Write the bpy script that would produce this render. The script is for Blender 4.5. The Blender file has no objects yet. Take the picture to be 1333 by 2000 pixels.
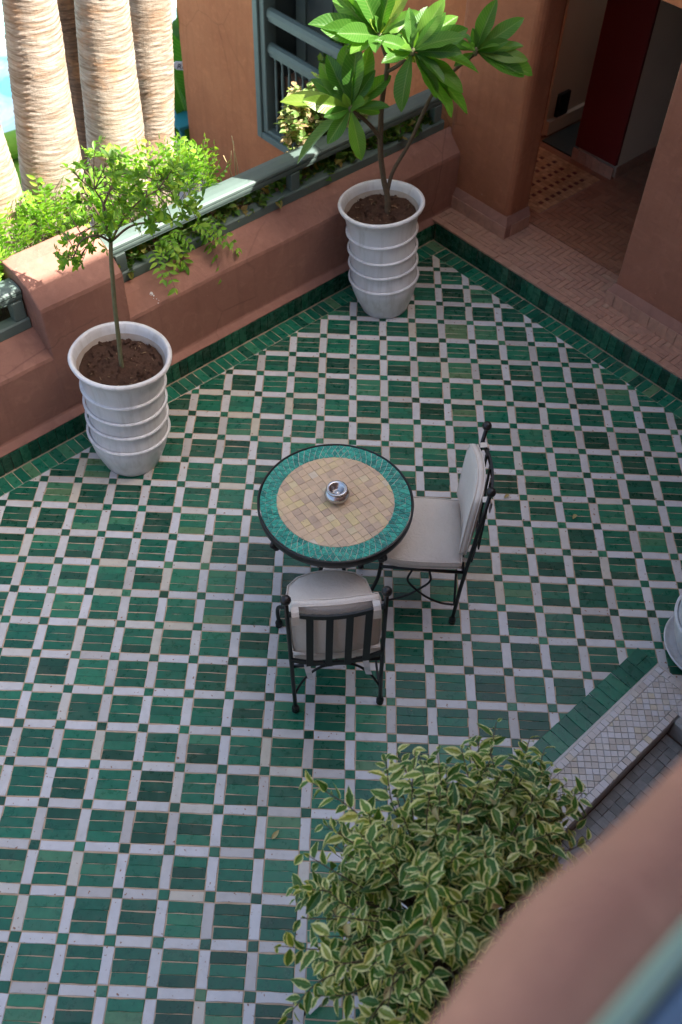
import bpy, math, random
import numpy as np
from mathutils import Vector, Matrix, noise

SC = bpy.context.scene
# ------------------------------------------------------------------ camera, sky, sun, exposure
CAM_C = Vector((1.1813726, -2.31308723, 4.55256989))
CAM_R = ((0.99920262, 0.03239778, 0.02333474), (0.03983045, -0.76831873, -0.63882695), (-0.00276806, 0.63924699, -0.7689965))
cd = bpy.data.cameras.new('camera'); cam = bpy.data.objects.new('camera', cd); SC.collection.objects.link(cam)
r0, r1, r2 = [Vector(r) for r in CAM_R]
cam.matrix_world = Matrix(((r0.x, -r1.x, -r2.x, CAM_C.x), (r0.y, -r1.y, -r2.y, CAM_C.y), (r0.z, -r1.z, -r2.z, CAM_C.z), (0, 0, 0, 1)))
cd.sensor_fit = 'VERTICAL'; cd.sensor_height = 36.0; cd.sensor_width = 24.0
cd.lens = 1922.1 / 2000 * 36.0
cd.clip_start = 0.02; cd.clip_end = 300
cd.dof.use_dof = True; cd.dof.focus_distance = 5.1; cd.dof.aperture_fstop = 2.2
SC.camera = cam

SUN_EL = math.radians(50.0)
SUN_H = Vector((0.970, -0.250, 0)).normalized()
SUN_D = Vector((SUN_H.x * math.cos(SUN_EL), SUN_H.y * math.cos(SUN_EL), math.sin(SUN_EL)))
world = bpy.data.worlds.new('World'); SC.world = world; world.use_nodes = True
wn = world.node_tree; wn.nodes.clear()
wo = wn.nodes.new('ShaderNodeOutputWorld'); wb = wn.nodes.new('ShaderNodeBackground'); ws = wn.nodes.new('ShaderNodeTexSky')
ws.sky_type = 'NISHITA'; ws.sun_disc = False; ws.sun_elevation = SUN_EL; ws.sun_rotation = math.atan2(SUN_H.x, SUN_H.y)
ws.air_density = 1.0; ws.dust_density = 5.0; ws.ozone_density = 0.6
wb.inputs['Strength'].default_value = 0.105
wn.links.new(ws.outputs[0], wb.inputs[0]); wn.links.new(wb.outputs[0], wo.inputs[0])
sl = bpy.data.lights.new('sun', 'SUN'); sl.energy = 5.0; sl.angle = math.radians(0.53); sl.color = (1.0, 0.95, 0.86)
so = bpy.data.objects.new('sun', sl); SC.collection.objects.link(so); so.location = (6, -6, 14)
so.rotation_euler = SUN_D.to_track_quat('Z', 'Y').to_euler()
SC.view_settings.view_transform = 'Standard'; SC.view_settings.look = 'None'
SC.view_settings.gamma = 1.0; SC.view_settings.use_curve_mapping = False
SC.view_settings.exposure = 2.1
SC.render.engine = 'CYCLES'
SC.cycles.max_bounces = 8; SC.cycles.diffuse_bounces = 5; SC.cycles.glossy_bounces = 3; SC.cycles.transmission_bounces = 4
SC.cycles.use_denoising = True

# measured points of the plants and palms (metres)
FRANGI = {"A":[[1.125,3.36,1.54],[[0.731,3.31,1.624],[0.869,3.24,1.625],[0.772,3.26,1.287],[1.006,3.2,1.406],[1.202,3.22,1.298],[1.306,3.41,1.508],[1.356,3.44,1.699],[1.245,3.36,1.753],[1.145,3.42,1.895],[1.239,3.48,1.85],[0.978,3.46,1.798],[0.925,3.5,1.727],[0.955,3.48,1.613],[1.072,3.52,1.84]]],"B":[[1.277,3.46,1.935],[[0.889,3.38,2.031],[0.97,3.32,2.01],[0.99,3.51,2.126],[1.074,3.54,2.205],[1.142,3.41,2.299],[1.241,3.56,2.257],[1.341,3.48,2.265],[1.435,3.54,2.163],[1.455,3.41,2.112],[1.117,3.34,1.919],[1.381,3.31,1.867],[1.513,3.58,1.934]]],"C":[[1.47,3.34,1.907],[[1.614,3.37,2.174],[1.438,3.4,2.11],[1.713,3.46,2.067],[1.775,3.42,1.995],[1.698,3.26,2.067],[1.632,3.34,2.105],[1.634,3.22,1.725],[1.782,3.28,1.731],[1.855,3.36,1.563],[1.752,3.24,1.61],[1.865,3.38,1.852],[1.399,3.2,1.636],[1.36,3.44,1.976],[1.526,3.48,2.102]]],"D":[[1.851,3.52,1.837],[[1.916,3.54,2.108],[2.105,3.57,2.01],[2.114,3.52,1.889],[2.135,3.44,1.852],[2.192,3.48,1.728],[2.124,3.4,1.786],[1.744,3.46,1.791],[1.781,3.6,1.914],[1.927,3.64,1.95],[1.705,3.62,1.848]]]}
FSTEM = [[[1.398,3.46,0.7],[1.387,3.46,0.883],[1.355,3.455,1.017],[1.325,3.45,1.2],[1.316,3.45,1.373],[1.314,3.45,1.523],[1.325,3.45,1.668],[1.334,3.45,1.762],[1.314,3.455,1.849],[1.277,3.46,1.923]],[[1.32,3.45,1.298],[1.271,3.42,1.381],[1.205,3.38,1.467],[1.132,3.36,1.527]],[[1.384,3.46,0.921],[1.412,3.46,1.072],[1.503,3.47,1.266],[1.568,3.48,1.451],[1.628,3.5,1.591],[1.73,3.51,1.717],[1.846,3.52,1.821]],[[1.336,3.45,1.731],[1.387,3.41,1.783],[1.442,3.37,1.853],[1.471,3.34,1.898]]]
TWHORL = [[-0.021,1.785,2.131],[-0.02,1.919,2.04],[-0.15,1.843,1.985],[-0.146,1.946,1.951],[-0.07,1.955,1.928],[0.111,1.709,2.09],[0.072,1.686,2.154],[-0.137,2.048,1.826],[0.13,1.794,1.986],[0.231,1.783,1.997],[0.168,2.118,1.861],[0.314,1.887,1.999],[0.302,2.048,1.866],[0.08,1.89,1.834],[0.127,1.961,1.797],[0.069,1.746,1.889],[0.101,1.959,1.702],[0.198,2.062,1.646],[0.33,1.91,1.759],[0.375,2.006,1.758],[0.388,1.975,1.711],[0.314,1.708,1.826],[0.162,2.014,1.623],[0.07,1.94,1.645],[0.19,1.813,1.707],[-0.02,1.694,1.814],[-0.211,2.061,1.606],[-0.231,1.888,1.734],[-0.193,1.996,1.709],[-0.276,2.067,1.552],[-0.313,1.994,1.489],[-0.315,2.085,1.402],[-0.173,1.854,1.586],[-0.197,2.032,1.42],[-0.272,1.876,1.471],[-0.288,2.092,1.324],[-0.307,2.067,1.307],[-0.246,1.723,1.575],[0.0,1.74,1.841],[0.045,1.775,1.974],[0.215,2.105,1.74],[0.311,1.872,1.897],[0.002,1.956,1.817],[0.182,1.812,1.845],[0.358,1.903,1.779],[-0.108,1.85,1.615],[-0.033,1.834,1.659],[-0.312,1.937,1.576],[0.027,1.937,1.705],[0.216,2.078,1.83]]
TSTEM = [[-0.102,1.83,0.813],[-0.092,1.835,0.98],[-0.081,1.84,1.188],[-0.066,1.85,1.38],[-0.057,1.86,1.5],[-0.047,1.87,1.579]]
TBR = [[[-0.047,1.87,1.579],[-0.052,1.85,1.718],[-0.037,1.83,1.817],[-0.058,1.8,1.919]],[[-0.047,1.87,1.579],[0.018,1.92,1.674],[0.102,1.95,1.76],[0.201,2.0,1.804]],[[-0.047,1.87,1.579],[-0.089,1.8,1.662],[-0.165,1.78,1.643],[-0.209,1.75,1.572]],[[-0.047,1.87,1.579],[0.045,2.0,1.592],[0.228,2.02,1.617],[0.346,2.05,1.662]],[[-0.037,1.83,1.817],[0.02,1.9,1.914],[0.052,1.95,1.94]],[[-0.047,1.87,1.579],[-0.116,2.05,1.551],[-0.187,2.08,1.708],[-0.225,2.1,1.81]]]
PALMS = [[[-0.992,2.895,0.941],[-1.031,2.945,1.943],0.159,0.129],[[-0.752,3.208,0.894],[-0.659,3.258,2.148],0.201,0.152],[[-0.463,3.801,0.92],[-0.412,3.851,1.908],0.199,0.168],[[-0.296,4.25,0.706],[-0.229,4.3,1.727],0.153,0.16],[[-0.841,4.498,0.664],[-0.84,4.548,1.6],0.096,0.104]]
# ------------------------------------------------------------------ frames of the place
O = Vector((1.796, 4.28, 0)); U = Vector((.718, .696, 0)); N = Vector((.696, -.718, 0))
V = Vector((.685, -.729, 0)); M = Vector((-.729, -.685, 0)); Zv = Vector((0, 0, 1))
def LW(s, d, z): return O + U * s - N * d + Zv * z      # along / behind the parapet
def RW(t, e, z): return O + V * t - M * e + Zv * z      # along / behind the doorway wall
R = random.Random(11)
def lerp(a, b, t): return a + (b - a) * t

# ------------------------------------------------------------------ object helpers
def link(o, parent=None):
    SC.collection.objects.link(o)
    if parent is not None:
        o.parent = parent
        o.matrix_parent_inverse = parent.matrix_world.inverted()
    return o
def tag(o, label, cat, group=None):
    o['label'] = label; o['category'] = cat
    if group: o['group'] = group
    return o
def empty(name, loc, label, cat, group=None):
    o = bpy.data.objects.new(name, None); o.location = loc; o.empty_display_size = .1
    SC.collection.objects.link(o)
    o.matrix_world = Matrix.Translation(loc)
    return tag(o, label, cat, group)
class MB:
    def __init__(s): s.v = []; s.f = []; s.sm = []; s.mi = []
    def add(s, vs, fs, smooth=False, mi=0):
        b = len(s.v); s.v += [tuple(p) for p in vs]
        for q in fs: s.f.append(tuple(b + i for i in q)); s.sm.append(smooth); s.mi.append(mi)
    def mesh(s, name, mats, rnd=None):
        me = bpy.data.meshes.new(name); me.from_pydata(s.v, [], s.f)
        for m_ in (mats if isinstance(mats, (list, tuple)) else [mats]): me.materials.append(m_)
        me.polygons.foreach_set('use_smooth', s.sm); me.polygons.foreach_set('material_index', s.mi)
        if rnd is not None:
            a = me.attributes.new('rnd', 'FLOAT', 'FACE')
            a.data.foreach_set('value', [rnd] * len(s.f) if not hasattr(rnd, '__len__') else rnd)
        me.update(); return me
    def obj(s, name, mats, parent=None, rnd=None):
        return link(bpy.data.objects.new(name, s.mesh(name, mats, rnd)), parent)
    def box(s, c, ax, ay, az, bev=0.0, mi=0):       # centre and three half vectors; bevelled edges when bev > 0
        c, ax, ay, az = Vector(c), Vector(ax), Vector(ay), Vector(az)
        if bev <= 0:
            vs = [c + ax * x + ay * y + az * z for z in (-1, 1) for y in (-1, 1) for x in (-1, 1)]
            s.add(vs, [(0, 2, 3, 1), (4, 5, 7, 6), (0, 1, 5, 4), (2, 6, 7, 3), (0, 4, 6, 2), (1, 3, 7, 5)], False, mi); return
        lx, ly, lz = ax.length, ay.length, az.length
        bx, by, bz = 1 - min(bev / lx, .9), 1 - min(bev / ly, .9), 1 - min(bev / lz, .9)
        vs = []; idx = {}
        for z in (-1, 1):
            for y in (-1, 1):
                for x in (-1, 1):
                    for k, (px, py, pz) in enumerate(((x, y * by, z * bz), (x * bx, y, z * bz), (x * bx, y * by, z))):
                        idx[x, y, z, k] = len(vs); vs.append(c + ax * px + ay * py + az * pz)
        fs = []
        def g(x, y, z, k): return idx[x, y, z, k]
        for q in (-1, 1):
            f = [g(q, -1, -1, 0), g(q, 1, -1, 0), g(q, 1, 1, 0), g(q, -1, 1, 0)]; fs.append(f if q > 0 else f[::-1])
            f = [g(-1, q, -1, 1), g(-1, q, 1, 1), g(1, q, 1, 1), g(1, q, -1, 1)]; fs.append(f if q > 0 else f[::-1])
            f = [g(-1, -1, q, 2), g(1, -1, q, 2), g(1, 1, q, 2), g(-1, 1, q, 2)]; fs.append(f if q > 0 else f[::-1])
        for a in (-1, 1):
            for b in (-1, 1):
                f = [g(a, b, -1, 0), g(a, b, 1, 0), g(a, b, 1, 1), g(a, b, -1, 1)]; fs.append(f if a * b < 0 else f[::-1])
                f = [g(a, -1, b, 0), g(a, 1, b, 0), g(a, 1, b, 2), g(a, -1, b, 2)]; fs.append(f if a * b > 0 else f[::-1])
                f = [g(-1, a, b, 1), g(1, a, b, 1), g(1, a, b, 2), g(-1, a, b, 2)]; fs.append(f if a * b < 0 else f[::-1])
        for x in (-1, 1):
            for y in (-1, 1):
                for z in (-1, 1):
                    f = [g(x, y, z, 0), g(x, y, z, 1), g(x, y, z, 2)]; fs.append(f if x * y * z > 0 else f[::-1])
        s.add(vs, fs, False, mi)
    def tube(s, pts, rad, n=10, caps=True, smooth=True, mi=0):
        pts = [Vector(p) for p in pts]; rs = rad if hasattr(rad, '__len__') else [rad] * len(pts)
        vs = []; ref = None
        for i, p in enumerate(pts):
            t = (pts[min(i + 1, len(pts) - 1)] - pts[max(i - 1, 0)]).normalized()
            if ref is None: ref = Vector((1, 0, 0)) if abs(t.x) < .8 else Vector((0, 1, 0))
            a = (ref - t * ref.dot(t)).normalized(); b = t.cross(a); ref = a
            vs += [p + (a * math.cos(2 * math.pi * k / n) + b * math.sin(2 * math.pi * k / n)) * rs[i] for k in range(n)]
        fs = [(i * n + k, i * n + (k + 1) % n, (i + 1) * n + (k + 1) % n, (i + 1) * n + k) for i in range(len(pts) - 1) for k in range(n)]
        s.add(vs, fs, smooth, mi)
        if caps:
            b = len(s.v) - len(vs); e = b + (len(pts) - 1) * n
            s.f += [tuple(range(b + n - 1, b - 1, -1)), tuple(range(e, e + n))]; s.sm += [False, False]; s.mi += [mi, mi]
    def lathe(s, prof, c=(0, 0, 0), axis=None, n=40, smooth=True, mi=0, wob=0):
        c = Vector(c); az = (axis or Zv).normalized(); ax = az.orthogonal().normalized(); ay = az.cross(ax); vs = []
        for i, (r, z) in enumerate(prof):
            for k in range(n):
                a = 2 * math.pi * k / n
                rr = r * (1 + wob * noise.noise(Vector((math.cos(a) * 1.3, math.sin(a) * 1.3, z * 4 + c.x))))
                vs.append(c + az * z + (ax * math.cos(a) + ay * math.sin(a)) * rr)
        fs = [(i * n + k, i * n + (k + 1) % n, (i + 1) * n + (k + 1) % n, (i + 1) * n + k) for i in range(len(prof) - 1) for k in range(n)]
        s.add(vs, fs, smooth, mi)
    def ball(s, c, r, n=14, sq=1.0, mi=0):
        s.lathe([(max(1e-4, r * math.sin(math.pi * i / 10)), -r * sq * math.cos(math.pi * i / 10)) for i in range(11)], c, n=n, mi=mi)
    def extrude(s, prof, a, b, fn, closed=True, nseg=1, mi=0, smooth=False, caps=True, jit=0):
        n = len(prof); vs = []
        for i in range(nseg + 1):
            q = lerp(a, b, i / nseg)
            for (d, z) in prof:
                j = jit * noise.noise(Vector((q * 1.7, d * 9, z * 5))) if jit else 0
                vs.append(fn(q, d + j, z + j * .6))
        fs = []
        for i in range(nseg):
            for k in range(n if closed else n - 1):
                fs.append((i * n + k, i * n + (k + 1) % n, (i + 1) * n + (k + 1) % n, (i + 1) * n + k))
        s.add(vs, fs, smooth, mi)
        if closed and caps:
            bb = len(s.v) - len(vs)
            s.f += [tuple(range(bb + n - 1, bb - 1, -1)), tuple(range(bb + nseg * n, bb + nseg * n + n))]; s.sm += [False] * 2; s.mi += [mi] * 2
def curve(pts, n=8):                                    # Catmull-Rom through points
    p = [Vector(q) for q in pts]; p = [p[0] * 2 - p[1]] + p + [p[-1] * 2 - p[-2]]; out = []
    for i in range(1, len(p) - 2):
        for k in range(n):
            t = k / n; a, b, c, d = p[i - 1:i + 3]
            out.append(.5 * ((2 * b) + (c - a) * t + (2 * a - 5 * b + 4 * c - d) * t * t + (3 * b - a - 3 * c + d) * t ** 3))
    return out + [p[-2]]
def fixn(o):
    import bmesh
    bm = bmesh.new(); bm.from_mesh(o.data); bmesh.ops.recalc_face_normals(bm, faces=bm.faces); bm.to_mesh(o.data); bm.free(); return o
def bevel(o, w=.01, seg=2, ang=40):
    m_ = o.modifiers.new('bevel', 'BEVEL'); m_.width = w; m_.segments = seg; m_.limit_method = 'ANGLE'; m_.angle_limit = math.radians(ang); return o

# ------------------------------------------------------------------ materials
def mat(name):
    m_ = bpy.data.materials.new(name); m_.use_nodes = True; nt = m_.node_tree
    return m_, nt, nt.nodes['Principled BSDF']
def nd(nt, typ, **kw):
    n_ = nt.nodes.new(typ)
    for k, v_ in kw.items():
        if k in n_.inputs: n_.inputs[k].default_value = v_
        else: setattr(n_, k, v_)
    return n_
def ramp(nt, fac, stops, interp='LINEAR'):
    r = nt.nodes.new('ShaderNodeValToRGB'); r.color_ramp.interpolation = interp
    el = r.color_ramp.elements
    while len(el) < len(stops): el.new(.5)
    for e, (p, c) in zip(el, stops): e.position = p; e.color = tuple(c) + (1,) if len(c) == 3 else c
    nt.links.new(fac, r.inputs[0]); return r
def mixc(nt, fac, a, b, blend='MIX'):
    n_ = nt.nodes.new('ShaderNodeMix'); n_.data_type = 'RGBA'; n_.blend_type = blend
    for sock, val in ((n_.inputs[0], fac), (n_.inputs[6], a), (n_.inputs[7], b)):
        if hasattr(val, 'links') or hasattr(val, 'is_linked'): nt.links.new(val, sock)
        else: sock.default_value = val if not isinstance(val, tuple) else tuple(val) + (1,) if len(val) == 3 else val
    return n_.outputs[2]
def mth(nt, op, a, b=None):
    n_ = nt.nodes.new('ShaderNodeMath'); n_.operation = op
    for i, val in enumerate((a, b)):
        if val is None: continue
        if hasattr(val, 'is_linked'): nt.links.new(val, n_.inputs[i])
        else: n_.inputs[i].default_value = val
    return n_.outputs[0]
def ntex(nt, scale, detail=4, rough=.55, coord=None, dist=0):
    n_ = nd(nt, 'ShaderNodeTexNoise', Scale=scale, Detail=detail, Roughness=rough, Distortion=dist)
    if coord is not None: nt.links.new(coord, n_.inputs['Vector'])
    return n_.outputs['Fac']
def geo(nt): return nt.nodes.new('ShaderNodeNewGeometry').outputs['Position']
def bump(nt, b, h, strength=.3, dist=.01):
    n_ = nd(nt, 'ShaderNodeBump', Strength=strength, Distance=dist); nt.links.new(h, n_.inputs['Height']); nt.links.new(n_.outputs[0], b.inputs['Normal'])

def glaze(name, stops, rough=.22, chip=.62, chipcol=(.27, .14, .085), bump_s=.35, mott=1.0):
    m_, nt, b = mat(name); P = geo(nt)
    at = nd(nt, 'ShaderNodeAttribute', attribute_name='rnd')
    base = ramp(nt, at.outputs['Fac'], stops).outputs[0]
    n1 = ntex(nt, 22, 5, .6, P); n2 = ntex(nt, 90, 3, .6, P)
    v1 = ramp(nt, n1, [(.3, (.72, .72, .72)), (.7, (1.22, 1.2, 1.2))]).outputs[0]
    c = mixc(nt, .75 * mott, base, v1, 'MULTIPLY')
    n3 = ntex(nt, 6, 4, .6, P)
    c = mixc(nt, mth(nt, 'MULTIPLY', ramp(nt, n3, [(.48, (0, 0, 0)), (.75, (1, 1, 1))]).outputs[0], .13), c, (.26, .21, .15))   # foot dust
    ch = ramp(nt, ntex(nt, 48, 3, .5, P), [(chip, (0, 0, 0)), (chip + .03, (1, 1, 1))]).outputs[0]
    sp = ramp(nt, ntex(nt, 210, 2, .5, P), [(.76, (0, 0, 0)), (.79, (1, 1, 1))]).outputs[0]
    w = mth(nt, 'MAXIMUM', ch, mth(nt, 'MULTIPLY', sp, .8))
    c = mixc(nt, w, c, chipcol)
    nt.links.new(c, b.inputs['Base Color'])
    rr = ramp(nt, n1, [(.3, (rough,) * 3), (.75, (rough + .22,) * 3)]).outputs[0]
    nt.links.new(mixc(nt, w, rr, (.85, .85, .85)), b.inputs['Roughness'])
    bump(nt, b, mth(nt, 'ADD', mth(nt, 'MULTIPLY', n1, .8), mth(nt, 'MULTIPLY', n2, .2)), bump_s, .006)
    b.inputs['Specular IOR Level'].default_value = .45
    return m_
GREENS = [(0, (.006, .058, .033)), (.22, (.007, .082, .048)), (.5, (.008, .122, .070)), (.72, (.012, .158, .088)), (.88, (.028, .19, .10)), (.97, (.06, .20, .10)), (1, (.10, .20, .095))]
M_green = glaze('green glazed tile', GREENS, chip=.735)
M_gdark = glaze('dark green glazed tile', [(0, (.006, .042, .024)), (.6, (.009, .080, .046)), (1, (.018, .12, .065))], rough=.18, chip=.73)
M_white = glaze('white glazed tile', [(0, (.47, .445, .42)), (.3, (.57, .56, .55)), (.8, (.61, .61, .62)), (1, (.54, .50, .40))], rough=.26, chip=.665, mott=.35)
M_beige = glaze('pale mosaic tile', [(0, (.48, .42, .36)), (.4, (.57, .53, .49)), (.8, (.60, .58, .57)), (1, (.58, .50, .36))], rough=.3, chip=.74, mott=.4)
M_tteal = glaze('teal mosaic tile', [(0, (.010, .17, .135)), (.5, (.022, .29, .22)), (1, (.05, .42, .30))], rough=.25, chip=.74, mott=.6)
M_tyel = glaze('ochre mosaic tile', [(0, (.44, .32, .23)), (.2, (.56, .41, .27)), (.5, (.60, .43, .28)), (.78, (.60, .45, .27)), (.92, (.60, .48, .24)), (1, (.62, .52, .41))], rough=.3, chip=.75, mott=.5)
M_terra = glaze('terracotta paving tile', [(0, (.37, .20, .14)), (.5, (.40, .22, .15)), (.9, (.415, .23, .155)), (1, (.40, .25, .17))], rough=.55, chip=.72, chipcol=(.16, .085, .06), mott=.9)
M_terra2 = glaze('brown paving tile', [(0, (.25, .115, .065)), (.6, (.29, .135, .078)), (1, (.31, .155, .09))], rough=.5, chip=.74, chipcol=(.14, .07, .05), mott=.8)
M_inred = glaze('dark red inlay tile', [(0, (.07, .010, .010)), (1, (.11, .016, .014))], rough=.35, chip=.78)
M_inyel = glaze('ochre inlay tile', [(0, (.34, .20, .10)), (1, (.50, .33, .18))], rough=.4, chip=.78)
M_basin = glaze('grey basin tile', [(0, (.16, .17, .16)), (1, (.26, .27, .26))], rough=.4, chip=.74)

def plain(name, c, rough=.6, var=.25, scale=14, bs=.2, bd=.004, metal=0, spec=.4, c2=None):
    m_, nt, b = mat(name); P = geo(nt)
    n1 = ntex(nt, scale, 5, .6, P)
    c2 = c2 or tuple(x * (1 - var) for x in c)
    nt.links.new(mixc(nt, n1, c2, tuple(min(1, x * (1 + var * .6)) for x in c)), b.inputs['Base Color'])
    b.inputs['Roughness'].default_value = rough; b.inputs['Metallic'].default_value = metal; b.inputs['Specular IOR Level'].default_value = spec
    if bs: bump(nt, b, ntex(nt, scale * 6, 4, .6, P), bs, bd)
    return m_
def stucco(name, c, c2, bs=.55):
    m_, nt, b = mat(name); P = geo(nt)
    big = ntex(nt, 1.7, 6, .62, P); fine = ntex(nt, 38, 5, .65, P); mid = ntex(nt, 9, 5, .6, P, 1.5)
    col = mixc(nt, ramp(nt, big, [(.34, (0, 0, 0)), (.68, (1, 1, 1))]).outputs[0], c, c2)
    col = mixc(nt, mth(nt, 'MULTIPLY', ramp(nt, mid, [(.52, (0, 0, 0)), (.70, (1, 1, 1))]).outputs[0], .35), col, tuple(min(1, x * 1.3) for x in c))
    ms_ = nd(nt, 'ShaderNodeMapping'); ms_.inputs['Scale'].default_value = (3.5, 3.5, 9); ms_.inputs['Rotation'].default_value = (.5, .4, .3); nt.links.new(P, ms_.inputs[0])
    trw = ntex(nt, 1.3, 5, .7, ms_.outputs[0], 2.2)        # trowel marks
    col = mixc(nt, mth(nt, 'MULTIPLY', ramp(nt, trw, [(.55, (0, 0, 0)), (.66, (1, 1, 1))]).outputs[0], .30), col, tuple(x * .70 for x in c))
    mp = nd(nt, 'ShaderNodeMapping'); mp.inputs['Scale'].default_value = (16, 16, .9); nt.links.new(P, mp.inputs[0])
    st = ntex(nt, 1.0, 4, .6, mp.outputs[0])       # rain streaks
    col = mixc(nt, mth(nt, 'MULTIPLY', ramp(nt, st, [(.50, (0, 0, 0)), (.74, (1, 1, 1))]).outputs[0], .36), col, tuple(x * .58 for x in c))
    vo = nd(nt, 'ShaderNodeTexVoronoi', Scale=1.15); vo.feature = 'DISTANCE_TO_EDGE'
    wp = mixc(nt, .12, P, nd(nt, 'ShaderNodeTexNoise', Scale=4.0, Detail=5).outputs['Color']); nt.links.new(wp, vo.inputs['Vector'])
    crk = mth(nt, 'MULTIPLY', ramp(nt, vo.outputs['Distance'], [(.0, (1, 1, 1)), (.006, (0, 0, 0))]).outputs[0], ramp(nt, ntex(nt, .9, 2, .5, P), [(.5, (0, 0, 0)), (.56, (1, 1, 1))]).outputs[0])
    col = mixc(nt, mth(nt, 'MULTIPLY', crk, .5), col, tuple(x * .4 for x in c))
    sp_ = ramp(nt, ntex(nt, 60, 2, .5, P), [(.77, (0, 0, 0)), (.80, (1, 1, 1))]).outputs[0]
    col = mixc(nt, mth(nt, 'MULTIPLY', sp_, .5), col, (.55, .45, .38))
    nt.links.new(col, b.inputs['Base Color']); b.inputs['Roughness'].default_value = .82; b.inputs['Specular IOR Level'].default_value = .2
    bump(nt, b, mth(nt, 'ADD', mth(nt, 'ADD', mth(nt, 'MULTIPLY', fine, .35), mid), mth(nt, 'MULTIPLY', trw, .8)), bs, .008)
    return m_
M_pink = stucco('pink stucco', (.31, .158, .118), (.25, .122, .09))
M_orange = stucco('orange stucco', (.44, .165, .070), (.36, .125, .052))
M_brown = stucco('red brown stucco', (.30, .125, .078), (.24, .098, .06))
M_orange2 = stucco('burnt orange stucco', (.35, .135, .068), (.27, .10, .052))
M_facade = stucco('facade stucco', (.38, .178, .125), (.31, .14, .097))
M_cream = plain('cream plaster', (.66, .57, .45), .8, .1, 3, .15)
M_redp = plain('dark red plaster', (.12, .005, .005), .6, .12, 4, .1)
M_pinkw = plain('pale pink plaster', (.58, .46, .40), .8, .08, 3, .1)
M_grout = plain('sandy grout', (.60, .46, .32), .9, .3, 9, .4, c2=(.26, .16, .105))
M_groutd = plain('dark grout', (.10, .07, .05), .9, .3, 30, .4)
M_groutt = plain('terracotta grout', (.34, .195, .14), .9, .3, 30, .4)
M_groutw = plain('white grout', (.62, .58, .5), .9, .2, 40, .4)
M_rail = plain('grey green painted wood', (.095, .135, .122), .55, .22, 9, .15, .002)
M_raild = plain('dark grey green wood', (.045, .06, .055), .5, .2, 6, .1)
M_railb = plain('rail board in reflected sky blue', (.085, .165, .26), .5, .2, 9, .15, .002)  # the sky's blue reflection on the rail top, put into the base colour
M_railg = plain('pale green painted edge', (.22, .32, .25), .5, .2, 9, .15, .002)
M_iron = plain('black wrought iron', (.006, .0065, .007), .42, .3, 60, .25, .001, spec=.5)
M_soil = plain('dry potting soil', (.15, .082, .055), .95, .55, 60, 1.0, .02, spec=.1)
M_litter = plain('dry plant litter', (.34, .22, .12), .9, .6, 80, .2)
M_soilg = plain('garden soil', (.09, .055, .035), .95, .5, 30, 1.0, .03, spec=.1)
M_bark = plain('grey brown bark', (.13, .095, .06), .85, .45, 40, .6, .004, spec=.2)
M_barkg = plain('green grey bark', (.16, .16, .085), .8, .4, 45, .5, .003, spec=.2)
M_metal = plain('dull silver metal', (.52, .52, .53), .27, .25, 20, .2, .002, metal=1.0)
M_black = plain('black lacquer', (.012, .012, .012), .4, .1, 10, 0)
M_deck = plain('grey stone deck', (.42, .42, .42), .7, .2, 3, .2)
M_lime = plain('lime green fabric', (.16, .36, .035), .8, .15, 20, .3)
M_bluep = plain('pale blue paint', (.30, .38, .45), .5, .1, 10, 0)
M_tealp = plain('teal paint', (.01, .18, .20), .5, .1, 10, 0)
M_conc = plain('old concrete', (.30, .28, .25), .85, .25, 6, .4)
M_rimc = plain('grey mortar', (.33, .33, .31), .8, .2, 12, .4)
M_sign = plain('white painted sign', (.60, .60, .62), .6, .05, 8, 0)
def potmat():
    m_, nt, b = mat('white glazed pottery'); P = geo(nt)
    n1 = ntex(nt, 5, 5, .6, P); n2 = ntex(nt, 55, 4, .6, P)
    col = mixc(nt, n1, (.60, .61, .62), (.74, .74, .74))
    mp = nd(nt, 'ShaderNodeMapping'); mp.inputs['Scale'].default_value = (26, 26, 2.2); nt.links.new(P, mp.inputs[0])
    st = ntex(nt, 1, 4, .6, mp.outputs[0])
    col = mixc(nt, mth(nt, 'MULTIPLY', ramp(nt, st, [(.48, (0, 0, 0)), (.70, (1, 1, 1))]).outputs[0], .55), col, (.46, .45, .42))
    gr_ = ramp(nt, ntex(nt, 2.6, 5, .65, P), [(.52, (0, 0, 0)), (.70, (1, 1, 1))]).outputs[0]; col = mixc(nt, mth(nt, 'MULTIPLY', gr_, .35), col, (.47, .43, .36))
    col = mixc(nt, ramp(nt, n2, [(.72, (0, 0, 0)), (.76, (1, 1, 1))]).outputs[0], col, (.28, .22, .18))
    nt.links.new(col, b.inputs['Base Color']); b.inputs['Roughness'].default_value = .32
    bump(nt, b, mth(nt, 'ADD', n1, mth(nt, 'MULTIPLY', n2, .15)), .25, .012); return m_
M_pot = potmat()
def dirtyrim():
    m_, nt, b = mat('stained pottery'); P = geo(nt)
    nt.links.new(mixc(nt, ntex(nt, 16, 5, .65, P), (.55, .53, .49), (.36, .25, .17)), b.inputs['Base Color']); b.inputs['Roughness'].default_value = .6; return m_
M_potin = dirtyrim()
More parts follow.
